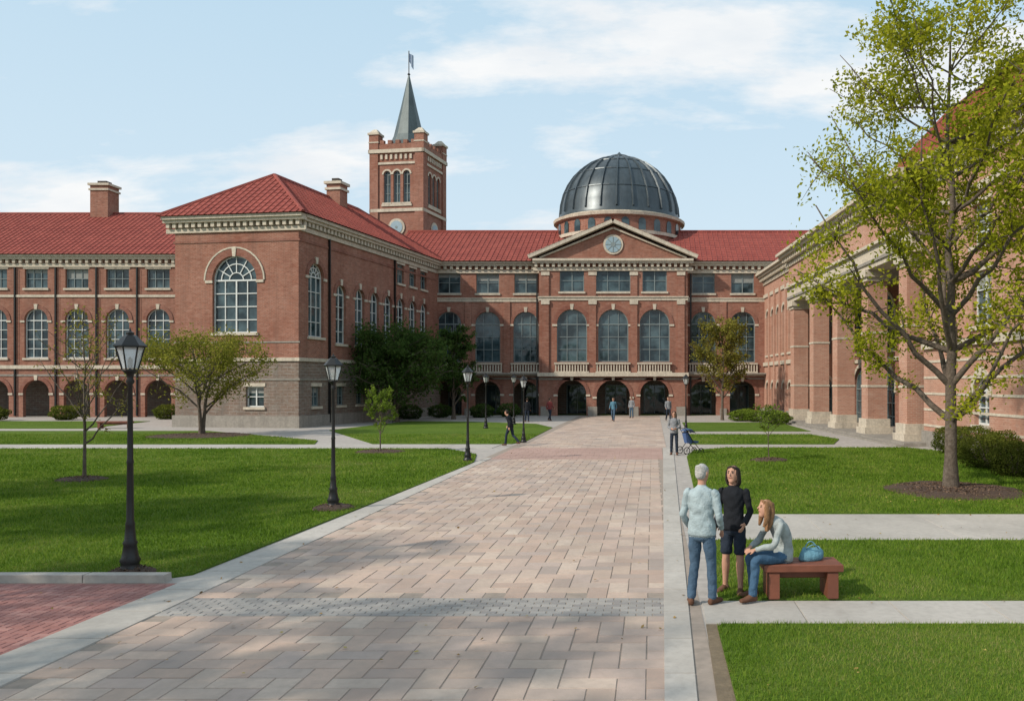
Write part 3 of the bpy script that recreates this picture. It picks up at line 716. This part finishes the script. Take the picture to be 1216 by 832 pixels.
tree('honey_locust_tree',(7.75,21.9,.06),13,8.0,4.3,5.7,.17,2.5,40,12,42000,.118,'yg',spread=.24,lean=(.0,0),seed=11,asc=.85,power=.7,jit=.042)
mulch((7.8,21.8),1.75,1.9,2500)
tree('ornamental_tree',(-24.1,45,.06),5.3,3.9,3.9,1.4,.11,1.1,24,9,13000,.14,'olive',spread=.24,stems=3,seed=4,asc=-.1)
mulch((-24.0,44.6),2.6,2.4,1500)
tree('bare_young_tree',(-16.4,24.3,.03),5.4,3.4,1.35,1.9,.05,1.3,20,7,1200,.08,'br',spread=.3,seed=5,asc=.7)
mulch((-16.4,24.2),.7,.6,400)
tree('oak_tree',(-18.6,61,.03),6.8,4.1,4.3,2.6,.2,1.3,34,12,24000,.20,'g',spread=.3,seed=8,asc=.2,power=.8)
tree('oak_tree',(-15.6,66,.03),7.5,4.8,2.0,2.7,.15,1.3,22,10,7000,.22,'g',spread=.32,seed=9,power=.8)
tree('young_maple_tree',(-11.0,34,.05),2.9,2.05,.72,.6,.03,.8,14,7,2200,.085,'lg',spread=.35,seed=10,power=.8)
mulch((-11.0,34),1.0,.8,400)
tree('bronze_maple_tree',(5.3,64,.03),8.2,5.4,2.5,2.9,.11,1.8,26,9,8000,.18,'br',spread=.3,seed=12,asc=.6,power=.7)
tree('sapling_tree',(4.2,30.4,.05),2.2,1.6,.6,.5,.022,.9,12,6,1000,.08,'lg',spread=.35,seed=13)
mulch((4.2,30.3),.7,.55,300)
tree('shade_tree',(-10.6,3.4,0),8.5,6.2,2.9,2.2,.16,2.8,24,8,4500,.22,'yg',spread=.3,seed=21)
tree('shade_tree',(-18.2,12.6,0),9,6.3,3.2,2.4,.18,2.6,26,8,6500,.22,'g',spread=.3,seed=22)
tree('shade_tree',(-23,18,0),9,6.3,3.0,2.4,.18,2.6,26,8,6500,.22,'g',spread=.3,seed=23)
tree('shade_tree',(-13.5,7.8,0),8,6.2,2.4,2.0,.15,2.8,20,8,4500,.2,'yg',spread=.3,seed=24)
# fallen leaves blown across the lawns and paving
LIT=mattr('dry_leaf',[(.20,.11,.04),(.30,.19,.06),(.36,.30,.08),(.16,.09,.04)],.9,0)
k=420; C=np.stack([rng.uniform(-14,5,k),rng.uniform(7.6,34,k),np.full(k,.033)],1)
k2=260; C2=np.stack([rng.normal(7.4,2.6,k2),rng.normal(20.5,2.6,k2),np.full(k2,.055)],1)
leafmesh('fallen_leaves',np.concatenate([C,C2]),.05,LIT,None,rng.uniform(0,1,k+k2),0,.7,flat=True)

def bush(name,loc,rx,rz,n,ls=.07,leaf='bush',ry=None):
    root=empty(name,loc); ry=ry or rx; V=[];Fc=[]
    for i in range(14):
        a=i*2.4; e=Vector((rx*.8*math.cos(a)*random.uniform(.3,1),ry*.8*math.sin(a)*random.uniform(.3,1),rz*random.uniform(.9,1.6)))
        tube(V,Fc,[(0,0,0),e*.5,e],[.02,.012,.004],4)
    mkobj('stems',V,Fc,BARK,root)
    d=rng.normal(size=(n,3)); d/=np.linalg.norm(d,axis=1)[:,None]; r=rng.uniform(.5,1,n)**.4
    lump=1+.10*np.sin(d[:,0]*5+loc[0])*np.sin(d[:,1]*6+1)+.08*np.sin(d[:,2]*7+loc[1]*2)
    C=d*(r*lump)[:,None]*np.array([rx,ry,rz]); C[:,2]=np.abs(C[:,2]+rz*.85)+.02
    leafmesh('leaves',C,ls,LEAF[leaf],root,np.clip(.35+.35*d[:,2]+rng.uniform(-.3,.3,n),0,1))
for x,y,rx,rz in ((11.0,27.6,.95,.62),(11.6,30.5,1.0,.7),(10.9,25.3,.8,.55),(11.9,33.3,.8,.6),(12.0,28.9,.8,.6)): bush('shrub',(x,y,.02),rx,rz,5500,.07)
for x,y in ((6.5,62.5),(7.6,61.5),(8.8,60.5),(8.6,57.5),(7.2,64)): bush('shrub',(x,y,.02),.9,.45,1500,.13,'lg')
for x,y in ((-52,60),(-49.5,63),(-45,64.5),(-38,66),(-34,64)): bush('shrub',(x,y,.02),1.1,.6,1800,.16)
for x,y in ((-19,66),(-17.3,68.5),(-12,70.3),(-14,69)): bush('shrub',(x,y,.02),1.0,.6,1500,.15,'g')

# ------------------------------------------------------------------ street lamps
def lamp(loc,Hh):
    b=Bld('street_lamp',loc,random.uniform(0,1)); s=Hh/3.57
    pr=[(.0,0),(.17,0),(.17,.06),(.13,.09),(.12,.16),(.14,.2),(.11,.26),(.085,.42),(.1,.46),(.075,.5),(.06,.7),(.065,.73),(.05,.78),(.042,1.6),(.05,1.63),(.04,1.67),(.032,2.75),(.06,2.8),(.04,2.84),(.05,2.9),(.09,2.94),(.11,2.97),(.0,2.98)]
    b.lathe('pole',(0,0),[(r*s if s<1 else r,z*s) for r,z in pr],14)
    z0=2.97*s
    b.lathe('lantern_glass',(0,0),[(.095,z0+.02),(.175,z0+.33)],6)
    b.lathe('bulb',(0,0),[(0,z0),(.03,z0+.03),(.035,z0+.16),(0,z0+.2)],8)
    b.lathe('lantern_cap',(0,0),[(.17,z0+.32),(.215,z0+.33),(.215,z0+.35),(.15,z0+.42),(.09,z0+.49),(.05,z0+.51),(.055,z0+.54),(.02,z0+.56),(.0,z0+.62)],6)
    for i in range(6):
        a=math.pi/3*i; V=[];Fc=[]
        tube(V,Fc,[(.1*math.cos(a),.1*math.sin(a),z0),(.182*math.cos(a),.182*math.sin(a),z0+.335)],[.011,.011],5); b.add('lantern_frame',V,Fc)
    b.done(smooth=('pole',))
PART.update({'pole':'iron','lantern_glass':'lampglass','bulb':'frame','lantern_cap':'iron','lantern_frame':'iron'})
lamp((-7.6,12.25,.028),3.57); lamp((-7.08,18.67,.028),3.4); lamp((-6.63,30.2,.028),3.4); lamp((-6.1,39.8,.028),3.1); lamp((-10.3,52,.028),3.4); lamp((1.9,48,.0),3.3); lamp((-9.4,57,.028),3.4)
for l,s in (((-7.6,12.25),.34),((-7.08,18.67),.45)): mulch(l,s,s,200)

# ------------------------------------------------------------------ bench etc
WOOD=mnoise('redwood',(.20,.065,.035),(.14,.045,.026),2,.6,12,.35,.01,fine=7)
def bevbox(b,part,x0,x1,y0,y1,z0,z1,e=.012):
    vs=[];
    for z,i in ((z0,e),(z0+e,0),(z1-e,0),(z1,e)):
        vs+=[(x0+i,y0+i,z),(x1-i,y0+i,z),(x1-i,y1-i,z),(x0+i,y1-i,z)]
    fs=[(3,2,1,0),(12,13,14,15)]
    for r in range(3):
        for k in range(4): fs.append((r*4+k,r*4+(k+1)%4,r*4+4+(k+1)%4,r*4+4+k))
    b.add(part,vs,fs)
M['wood']=WOOD
for p_ in ('seat','leg_1','leg_2','rail'): PART[p_]='wood'
def bench(loc,rot,Ln=1.02,D=.5):
    b=Bld('park_bench',loc,rot)
    for i in range(4): bevbox(b,'seat',-Ln/2,Ln/2,-D/2+i*D/4+.004,-D/2+(i+1)*D/4-.004,.35,.45)
    bevbox(b,'leg_1',-Ln/2+.06,-Ln/2+.2,-D/2+.03,D/2-.03,.0,.348); bevbox(b,'leg_2',Ln/2-.2,Ln/2-.06,-D/2+.03,D/2-.03,.0,.348)
    bevbox(b,'rail',-Ln/2+.2,Ln/2-.2,-.05,.05,.24,.347); b.done()
bench((1.93,11.02,.03),R(2)); 
bench((-33.5,52.5,.0),R(5),2.0); 

def stroller(loc,rot):
    root=empty('baby_stroller',loc,rot); V=[];Fc=[]
    for x in (-.22,.22):
        tube(V,Fc,[(x,.35,.12),(x,0,.5),(x,-.35,1.0),(x,-.42,1.02)],[.014]*4,6); tube(V,Fc,[(x,-.32,.13),(x,.0,.5)],[.014]*2,6)
    tube(V,Fc,[(-.22,-.42,1.02),(.22,-.42,1.02)],[.018]*2,6)
    mkobj('frame',V,Fc,M['iron'],root)
    V=[];Fc=[]
    for x in (-.26,.26):
        for y,r in ((.35,.11),(-.32,.14)):
            tube(V,Fc,[(x+.0,y+r*math.cos(a),r+r*math.sin(a)*.98) for a in [2*math.pi*i/16 for i in range(17)]],[.018]*17,5)
            for a in range(0,180,60): tube(V,Fc,[(x,y-r*math.cos(R(a)),r-r*math.sin(R(a))),(x,y+r*math.cos(R(a)),r+r*math.sin(R(a)))],[.006]*2,4)
    mkobj('wheels',V,Fc,M['iron'],root)
    v=[(x,y,z) for x in (-.2,.2) for y,z in ((-.15,.42),(.25,.42),(.28,.5),(.0,.52),(-.2,.85),(-.26,.8))]
    mkobj('seat',v,[(0,1,2,3,4,5),(11,10,9,8,7,6)]+[(i,(i+1)%6,6+(i+1)%6,6+i) for i in range(6)],mplain('stroller_fabric',(.06,.12,.28),.8),root)
    v=[];f=[]
    for j in range(7):
        a=R(20+j*20)
        for x in (-.22,-.1,.1,.22): v.append((x,-.15+.3*math.cos(a),.75+.26*math.sin(a)-(.04 if abs(x)>.2 else 0)))
    for j in range(6):
        for k in range(3): f.append((j*4+k,j*4+k+1,j*4+5+k,j*4+4+k))
    mkobj('canopy',v,f,mplain('canopy_fabric',(.10,.16,.3),.8),root)
stroller((1.5,33.6,0),R(-60))

# ------------------------------------------------------------------ people
def cloth(name,c,bst=.35,rough=.9): 
    return mnoise(name,c,tuple(x*.68 for x in c),9,rough,13,bst,.035,spec=.1)
SK=mnoise('skin',(.48,.27,.19),(.42,.225,.155),8,.6,60,.05,spec=.3)
def ease(pts,k):
    P=[Vector(p) for p in pts]; out=[]
    for i in range(len(P)-1):
        p0=P[max(i-1,0)];p1=P[i];p2=P[i+1];p3=P[min(i+2,len(P)-1)]
        for j in range(k):
            t=j/k; out.append(.5*((2*p1)+(p2-p0)*t+(2*p0-5*p1+4*p2-p3)*t*t+(3*p1-p0-3*p2+p3)*t**3))
    out.append(P[-1]); return out
class Fig:
    def __init__(s): s.V=[];s.F=[];s.L=[];s.xf=Matrix.Identity(4)
    def loft(s,pts,rad,lab,hint=(1,0,0),k=4,n=16,ctrl=None):
        P=ease(pts,k); rr=ease([Vector((a[0],a[1],0)) if isinstance(a,tuple) else Vector((a,a,0)) for a in rad],k)
        h=Vector(hint); o=len(s.V); rings=[]
        d0=(P[1]-P[0]).normalized(); d1=(P[-1]-P[-2]).normalized()
        def ring(p,d,a,b):
            sx=(h-d*h.dot(d)); 
            if sx.length<1e-4: sx=Vector((0,1,0))-d*d.y
            sx.normalize(); sy=d.cross(sx); rings.append([p+sx*a*math.cos(2*math.pi*i/n)+sy*b*math.sin(2*math.pi*i/n) for i in range(n)])
        r0=min(rr[0].x,rr[0].y); r1=min(rr[-1].x,rr[-1].y)
        ring(P[0]-d0*r0*.45,d0,rr[0].x*.35,rr[0].y*.35); ring(P[0]-d0*r0*.3,d0,rr[0].x*.78,rr[0].y*.78)
        for i,p in enumerate(P):
            d=(P[min(i+1,len(P)-1)]-P[max(i-1,0)]).normalized(); ring(p,d,max(rr[i].x,.003),max(rr[i].y,.003))
        ring(P[-1]+d1*r1*.3,d1,rr[-1].x*.78,rr[-1].y*.78); ring(P[-1]+d1*r1*.45,d1,rr[-1].x*.35,rr[-1].y*.35)
        for rg in rings:
            for p in rg: s.V.append(tuple(s.xf@p)); s.L.append(lab)
        m=len(rings)
        for i in range(m-1):
            for j in range(n): q=(j+1)%n; s.F.append((o+i*n+j,o+i*n+q,o+(i+1)*n+q,o+(i+1)*n+j))
        s.F.append(tuple(o+j for j in range(n))[::-1]); s.F.append(tuple(o+(m-1)*n+j for j in range(n)))
    def ball(s,c,r,lab,n=10):
        c=Vector(c); s.loft([c-Vector((0,0,r[2]*.8)),c,c+Vector((0,0,r[2]*.8))],[(r[0]*.6,r[1]*.6),(r[0],r[1]),(r[0]*.6,r[1]*.6)],lab,k=3,n=n)
    def bake(s,name,mats,loc,rot,scale,vox):
        tmp=bpy.data.meshes.new('t'); tmp.from_pydata(s.V,[],s.F); tmp.update()
        o=bpy.data.objects.new('t',tmp); COL.objects.link(o)
        md=o.modifiers.new('r','REMESH'); md.mode='VOXEL'; md.voxel_size=vox
        sm=o.modifiers.new('s','SMOOTH'); sm.factor=.5; sm.iterations=2
        dg=bpy.context.evaluated_depsgraph_get(); me=bpy.data.meshes.new_from_object(o.evaluated_get(dg))
        bpy.data.objects.remove(o)
        bv=BVHTree.FromPolygons([v.co for v in me.vertices],[tuple(p.vertices) for p in me.polygons])
        V=[];Lb=[]
        for f in s.F:
            if len(f)==4:
                a,b_,c,d=[Vector(s.V[i]) for i in f]
                for u in (0,.5):
                    for w in (0,.5): V.append((a*(1-u)+b_*u)*(1-w)+(d*(1-u)+c*u)*w); Lb.append(s.L[f[0]])
        keep=[i for i,v in enumerate(V) if bv.find_nearest(v)[3]<max(.006,vox*.8)]
        kd=kdtree.KDTree(len(keep))
        for q,i in enumerate(keep): kd.insert(V[i],q)
        kd.balance(); keys=list(mats.keys())
        for k in keys: me.materials.append(mats[k])
        idx=[keys.index(Lb[keep[kd.find(p.center)[1]]]) for p in me.polygons]
        me.polygons.foreach_set('material_index',np.array(idx,dtype=np.int32)); me.polygons.foreach_set('use_smooth',np.ones(len(idx),dtype=bool))
        co=np.empty(len(me.vertices)*3,np.float32); me.vertices.foreach_get('co',co); co=co.reshape(-1,3)
        nr=np.empty(len(me.vertices)*3,np.float32); me.vertices.foreach_get('normal',nr); nr=nr.reshape(-1,3)
        cl=np.zeros(len(co),bool)
        for p,i_ in zip(me.polygons,idx):
            if keys[i_] in ('top','pants'): cl[list(p.vertices)]=True
        x,y,z=co.T; fold=np.sin(z*46+x*22+3*np.sin(y*17+x*9))*.5+np.sin(z*27-x*35+2*np.sin(z*11))*.5
        co+=nr*(fold*cl*.0045)[:,None]; me.vertices.foreach_set('co',co.ravel()); me.update()
        me.name=name; ob=bpy.data.objects.new(name,me); COL.objects.link(ob); ob.location=loc; ob.rotation_euler[2]=rot; ob.scale=(scale,)*3
        return ob
def hand(f,wr,d,palm,side,curl=.5,fine=True):
    wr,d,palm=Vector(wr),Vector(d).normalized(),Vector(palm).normalized()
    palm=(palm-d*palm.dot(d)).normalized(); sx=d.cross(palm).normalized()*side
    f.loft([wr-d*.02,wr+d*.03,wr+d*.085],[(.024,.018),(.036,.016),(.04,.013)],'skin',hint=sx,k=3,n=12)
    for i,(o,l) in enumerate(((.031,.068),(.011,.078),(-.010,.072),(-.030,.056))):
        a=wr+d*.08+sx*o; c1=curl*.5;c2=curl*1.3
        p1=a+(d*math.cos(c1)+palm*math.sin(c1))*l*.5; p2=p1+(d*math.cos(c2)+palm*math.sin(c2))*l*.5
        f.loft([a-d*.02,a,p1,p2],[.0095,.0095,.0088,.0075],'skin',k=3,n=8)
    a=wr+d*.025+sx*.03; p1=a+(d*.7+sx*.65+palm*.25).normalized()*.04; p2=p1+(d*.95+palm*.35).normalized()*.032
    f.loft([a-sx*.015,a,p1,p2],[.013,.012,.011,.0085],'skin',k=3,n=8)
def person(name,loc,rot,Hh,pal,J=None,hair='short',legs='long',sleeves='long',vox=.0085,yaw=0,pitch=0,female=False,curl=.5,palms=None):
    j=dict(P=(0,0,.95),C=(0,-.015,1.22),Nk=(0,0,1.47),H=(0,.015,1.625),
      hipL=(-.085,0,.90),kneeL=(-.10,.02,.50),ankL=(-.11,-.02,.085),toeL=(-.14,1,0),
      hipR=(.085,0,.90),kneeR=(.10,.02,.50),ankR=(.11,-.02,.085),toeR=(.14,1,0),
      shL=(-.172,-.005,1.385),elL=(-.235,-.03,1.11),wrL=(-.24,.06,.88),shR=(.172,-.005,1.385),elR=(.235,-.03,1.11),wrR=(.24,.06,.88))
    j.update(J or {}); V_={k:Vector(v) for k,v in j.items()}
    f=Fig(); w=.9 if female else 1.0
    P,C,Nk,Hd=V_['P'],V_['C'],V_['Nk'],V_['H']
    def sp(t): return P*(1-t)**2+C*2*t*(1-t)+Nk*t*t
    up=(sp(.1)-sp(0)).normalized()
    hint=V_['shR']-V_['shL']
    f.loft([sp(0)-up*.07,sp(.05),sp(.28),sp(.55),sp(.76),sp(.88),sp(.95),sp(1.0)],
      [(.186*w*(1.03 if female else 1),.132),(.178*w,.127),(.155*w,.112),(.17*w,.118),(.176*w,.108),(.155*w,.092),(.10*w,.072),(.06,.058)],'top',hint=hint,n=28)
    f.loft([P-up*.12,P-up*.05,P+up*.04],[(.152*w,.112),(.16*w,.115),(.14*w,.10)],'pants',hint=hint,n=20)
    f.loft([Nk-up*.03,Nk.lerp(Hd,.35),Hd-(Hd-Nk)*.25],[.056,.052,.052],'skin',n=14)
    for S in 'LR':
        sg=-1 if S=='L' else 1
        hip,kn,an=V_['hip'+S],V_['knee'+S],V_['ank'+S]
        if legs=='long':
            f.loft([hip,hip.lerp(kn,.5),kn,kn.lerp(an,.35),kn.lerp(an,.98)],[.086*w,.080*w,.062,.060,.056],'pants',n=16)
        elif legs=='shorts':
            e=hip.lerp(kn,.86); f.loft([hip,hip.lerp(kn,.5),e],[.088,.086,.083],'pants',n=16)
            f.loft([hip.lerp(kn,.7),kn,kn.lerp(an,.3),kn.lerp(an,.7),an],[.062,.053,.057,.042,.036],'skin',n=14)
        td=V_['toe'+S].normalized()
        hl=an-td*.055+Vector((0,0,-.045)); 
        f.loft([hl,an+td*.03+Vector((0,0,-.035)),an+td*.11+Vector((0,0,-.05)),an+td*.185+Vector((0,0,-.057))],[(.036,.042),(.042,.048),(.048,.036),(.038,.026)],'shoe',hint=td.cross(Vector((0,0,1))),n=14)
        f.loft([an+Vector((0,0,.03)),an-Vector((0,0,.03))],[.037,.038],'shoe' if legs!='shorts' else 'skin',n=12)
        sh,el,wr=V_['sh'+S],V_['el'+S],V_['wr'+S]
        inn=sh.lerp(sp(.80),.45)
        f.loft([inn,sh,sh.lerp(el,.28),sh.lerp(el,.6),el,el.lerp(wr,.5),el.lerp(wr,.97)],[.060*w,.057*w,.056*w,.05*w,.046,.043,.036],'top',n=16)
        d=(wr-el).normalized()
        pn=Vector(palms[S]) if palms else Vector((-sg,.15,0))
        t=d.cross(pn-d*pn.dot(d)); side=1 if t.y>0 else -1
        hand(f,wr,d,pn,side,curl)
        f.loft([wr-d*.05,wr+d*.01],[.026,.023],'skin',n=10)
    f.xf=Matrix.Translation(Hd)@Matrix.Rotation(yaw,4,'Z')@Matrix.Rotation(-pitch,4,'X')
    f.loft([(0,.055,-.112),(0,.032,-.088),(0,.014,-.045),(0,0,.015),(0,-.004,.06),(0,-.006,.09)],[(.028,.026),(.052,.06),(.067,.082),(.074,.094),(.072,.092),(.05,.066)],'skin',n=20)
    f.loft([(0,.092,.018),(0,.104,-.008),(0,.112,-.026)],[(.008,.008),(.011,.010),(.015,.011)],'skin',n=8,k=2)
    for sx in (-1,1):
        f.loft([(sx*.076,-.005,-.03),(sx*.084,-.008,0),(sx*.082,-.012,.024)],[(.006,.012),(.008,.018),(.006,.014)],'skin',n=8,k=2)
        f.ball((sx*.029,.083,.008),(.012,.008,.006),'eye',8); f.loft([(sx*.015,.09,.028),(sx*.045,.082,.029)],[.0045,.004],'hair',n=6,k=2)
    f.loft([(-.024,.083,-.052),(0,.09,-.053),(.024,.083,-.052)],[.004,.0065,.004],'lip',n=6,k=2)
    f.loft([(0,-.042,-.055),(0,-.036,-.02),(0,-.026,.02),(0,-.014,.055),(0,-.008,.083),(0,-.006,.102)],[(.055,.052),(.070,.068),(.079,.080),(.081,.098),(.070,.086),(.042,.052)],'hair',n=20)
    if hair in('long','mid'):
        q=1 if hair=='long' else .62
        f.loft([(0,-.05,.05),(0,-.085*q**.3,-.04),(0,-.09,-.13*q),(0,-.095,-.22*q),(0,-.085,-.29*q)],[(.078,.06),(.085,.055),(.088,.045),(.08,.035),(.045,.02)],'hair',n=18)
        for sx in (-1,1): f.loft([(sx*.055,.02,.085),(sx*.08,.02,.02),(sx*.088,.0,-.07*q),(sx*.085,-.01,-.16*q),(sx*.07,.0,-.24*q)],[(.02,.03),(.018,.036),(.022,.04),(.022,.036),(.012,.018)],'hair',n=12)
        f.loft([(-.06,.055,.075),(0,.07,.09),(.06,.055,.075)],[.018,.02,.018],'hair',n=10)
    if hair=='bun': f.ball((0,-.11,.03),(.04,.035,.04),'hair')
    f.xf=Matrix.Identity(4)
    mats={'top':pal['top'],'pants':pal['pants'],'skin':pal.get('skin',SK),'shoe':pal['shoe'],'hair':pal['hair'],'eye':EYE,'lip':LIP}
    return f.bake(name,mats,loc,rot,Hh/1.75,vox)
EYE=mplain('eye',(.03,.02,.02),.3); LIP=mplain('lips',(.36,.13,.11),.5)
def hairmat(name,c): return mnoise(name,c,tuple(x*.45 for x in c),22,.7,55,.9,.02,spec=.3,fine=60)
C_={'ltblue':cloth('pale_blue_shirt',(.36,.44,.47),.7),'jean':cloth('denim',(.075,.125,.19),.7),'black':cloth('black_cloth',(.020,.022,.027),.5),'short':cloth('dark_shorts',(.03,.04,.06),.5),
 'sweater':cloth('grey_sweater',(.35,.39,.39),.8),'jean2':cloth('blue_denim',(.06,.12,.20),.7),'brown':cloth('brown_leather',(.14,.07,.045),.1,.6),'white':hairmat('white_hair',(.58,.57,.55)),
 'dkhair':hairmat('dark_hair',(.03,.02,.016)),'blond':hairmat('auburn_hair',(.36,.19,.09)),'grey':cloth('grey_cloth',(.25,.26,.28)),'teal':cloth('teal_cloth',(.10,.22,.30)),'red':cloth('maroon_cloth',(.2,.05,.05))}
person('man_in_blue_shirt',(.62,10.62,.012),R(-22),1.78,dict(top=C_['ltblue'],pants=C_['jean'],shoe=C_['brown'],hair=C_['white']),
  J=dict(elL=(-.235,-.03,1.11),wrL=(-.215,.13,.94),elR=(.235,-.035,1.11),wrR=(.215,.12,.94),ankL=(-.13,-.03,.085),ankR=(.12,.06,.085),kneeR=(.11,.05,.5),toeL=(-.4,1,0),toeR=(.3,1,0)),vox=.0075,yaw=R(-18),pitch=R(8),palms={'L':(.6,-.5,-.3),'R':(-.6,-.5,-.3)})
person('dark_haired_woman',(1.08,11.25,.012),R(158),1.70,dict(top=C_['black'],pants=C_['short'],shoe=C_['brown'],hair=C_['dkhair']),
  J=dict(elL=(-.23,-.02,1.12),wrL=(-.20,.16,.97),elR=(.225,-.04,1.11),wrR=(.235,.07,.89),ankL=(-.12,.07,.085),ankR=(.13,-.04,.085),toeL=(-.2,1,0),toeR=(.3,1,0)),legs='shorts',hair='mid',female=True,vox=.0075,yaw=R(-10),pitch=R(-10))
person('seated_woman',(1.68,10.98,.04),R(112),1.70,dict(top=C_['sweater'],pants=C_['jean2'],shoe=C_['brown'],hair=C_['blond']),
  J=dict(P=(0,-.02,.56),C=(0,-.08,.84),Nk=(0,.17,1.04),H=(0,.245,1.18),hipL=(-.09,.02,.53),kneeL=(-.10,.44,.52),ankL=(-.11,.50,.075),hipR=(.09,.02,.53),kneeR=(.10,.42,.53),ankR=(.12,.36,.075),
   toeL=(-.1,1,0),toeR=(.15,1,0),shL=(-.16,.10,.97),elL=(-.21,.24,.72),wrL=(-.09,.44,.66),shR=(.16,.10,.97),elR=(.22,.22,.72),wrR=(.07,.43,.67)),hair='long',female=True,vox=.0075,yaw=R(-5),pitch=R(-14),palms={'L':(.3,.1,-1),'R':(-.3,.1,-1)})
hb=empty('handbag',(2.08,11.05,.48),R(20))
v=[];f=[]
for z,sx,sy in ((0,.16,.07),(.03,.18,.085),(.10,.17,.075),(.15,.13,.04),(.165,.12,.02)):
    for i in range(16):
        a=2*math.pi*i/16; v.append((sx*math.cos(a)*(1+.08*math.sin(3*a+z*20)),sy*math.sin(a),z+.02*math.sin(2*a+1)*(z>.05)))
for r in range(4):
    for i in range(16): f.append((r*16+i,r*16+(i+1)%16,r*16+16+(i+1)%16,r*16+16+i))
f+=[tuple(range(16))[::-1],tuple(range(64,80))]
BG=cloth('turquoise_cloth',(.16,.33,.42),.7); mkobj('bag_body',v,f,BG,hb,smooth=True)
V=[];Fc=[]; tube(V,Fc,bez((-.1,0,.15),(0,.05,.34),(.1,0,.15),10),[.008]*11,6); tube(V,Fc,bez((-.1,-.02,.15),(-.02,-.12,.28),(.1,-.02,.15),10),[.008]*11,6); mkobj('strap',V,Fc,BG,hb,smooth=True)
walk=dict(kneeL=(-.1,.16,.52),ankL=(-.1,.22,.085),kneeR=(.1,-.02,.5),ankR=(.1,-.30,.13),elL=(-.22,-.12,1.12),wrL=(-.22,-.08,.88),elR=(.22,.06,1.12),wrR=(.22,.25,.93))
def pal(t,p_,h='dkhair',s='brown'): return dict(top=C_[t],pants=C_[p_],shoe=C_[s],hair=C_[h])
person('standing_woman',(.84,32.9,.01),R(175),1.72,pal('grey','short'),vox=.014,female=True,hair='long',J=dict(wrL=(-.1,.2,1.05),wrR=(.1,.2,1.05)))
lw=dict(walk); lw.update(Nk=(0,.14,1.43),H=(0,.22,1.58),C=(0,.02,1.22),shL=(-.17,.11,1.34),shR=(.17,.11,1.34),ankR=(.1,-.42,.17),kneeR=(.1,-.08,.5))
person('walking_man',(-6.35,37.6,.03),R(68),1.62,pal('black','short'),lw,vox=.014)
person('walking_woman',(-2.9,62,.01),R(170),1.75,pal('teal','jean'),walk,vox=.022,female=True)
person('pedestrian',(-9.1,61,.01),R(10),1.75,pal('black','short'),vox=.022)
person('pedestrian',(-7.7,63,.01),R(-30),1.72,pal('red','short'),walk,vox=.022)
person('pedestrian',(-1.7,68,.01),R(160),1.72,pal('grey','jean'),vox=.022)
person('pedestrian',(1.15,62,.01),R(190),1.8,pal('grey','short'),walk,vox=.022)

# ------------------------------------------------------------------ light, sky, camera
SUN_EL=R(36); saz=math.atan2(-.56,-.83)
sd=Vector((math.cos(saz)*math.cos(SUN_EL),math.sin(saz)*math.cos(SUN_EL),math.sin(SUN_EL)))
sl=bpy.data.lights.new('sun','SUN'); sl.energy=4.1; sl.angle=R(1.5); sl.color=(1,.90,.76)
so=bpy.data.objects.new('sun',sl); so.rotation_euler=sd.to_track_quat('Z','Y').to_euler(); so.location=(-40,-30,50); COL.objects.link(so)
wd_=bpy.data.worlds.new('World'); bpy.context.scene.world=wd_; wd_.use_nodes=True; nt=wd_.node_tree
bg=nt.nodes['Background']; sky=N(nt,'ShaderNodeTexSky',sky_type='NISHITA'); sky.sun_disc=False; sky.sun_elevation=SUN_EL
sky.sun_rotation=math.atan2(sd.x,sd.y); sky.dust_density=2.0; sky.air_density=1.0; sky.ozone_density=1.2
tc=N(nt,'ShaderNodeTexCoord').outputs['Generated']; s=N(nt,'ShaderNodeSeparateXYZ'); L(nt,tc,s.inputs[0])
az=N(nt,'ShaderNodeMath',operation='ADD'); L(nt,s.outputs[2],az.inputs[0]); az.inputs[1].default_value=.30
az2=N(nt,'ShaderNodeMath',operation='MAXIMUM'); L(nt,az.outputs[0],az2.inputs[0]); az2.inputs[1].default_value=.1
vd=N(nt,'ShaderNodeCombineXYZ')
for i in (0,1):
    q=N(nt,'ShaderNodeMath',operation='DIVIDE'); L(nt,s.outputs[i],q.inputs[0]); L(nt,az2.outputs[0],q.inputs[1]); L(nt,q.outputs[0],vd.inputs[i])
mp=N(nt,'ShaderNodeMapping'); mp.inputs['Location'].default_value=(2.68,1.60,0); mp.inputs['Scale'].default_value=(.8,1.5,1); L(nt,vd.outputs[0],mp.inputs[0])
cn=noise(nt,mp.outputs[0],1.5,8,.6); cf=ramp(nt,cn,.495,.60)
cm=mul(nt,cf,.92)
pale=mixc(nt,.82,sky.outputs[0],(6.0,8.2,9.8))
hm=mul(nt,ramp(nt,s.outputs[2],.42,-.02),.6)
c1=mixc(nt,hm,pale,(8.5,9.2,9.6))
# soft grey undersides inside the clouds
cs=ramp(nt,noise(nt,mp.outputs[0],4,5,.6),.35,.65)
cw=mixc(nt,cs,(8.6,8.9,9.2),(10.0,9.95,9.85))
c2=mixc(nt,cm,c1,cw)
L(nt,c2,bg.inputs[0]); bg.inputs[1].default_value=.1
cam=bpy.data.cameras.new('camera'); co=bpy.data.objects.new('camera',cam); COL.objects.link(co)
co.location=(0,0,2.8); co.rotation_euler=(R(90),0,0); cam.lens=36*1000/1216; cam.sensor_width=36
cam.shift_x=-(775-608)/1216; cam.shift_y=(455-416)/1216; cam.clip_end=3000; cam.clip_start=.1
bpy.context.scene.camera=co
sc_=bpy.context.scene; sc_.view_settings.view_transform='Standard'; sc_.view_settings.look='None'; sc_.view_settings.exposure=0
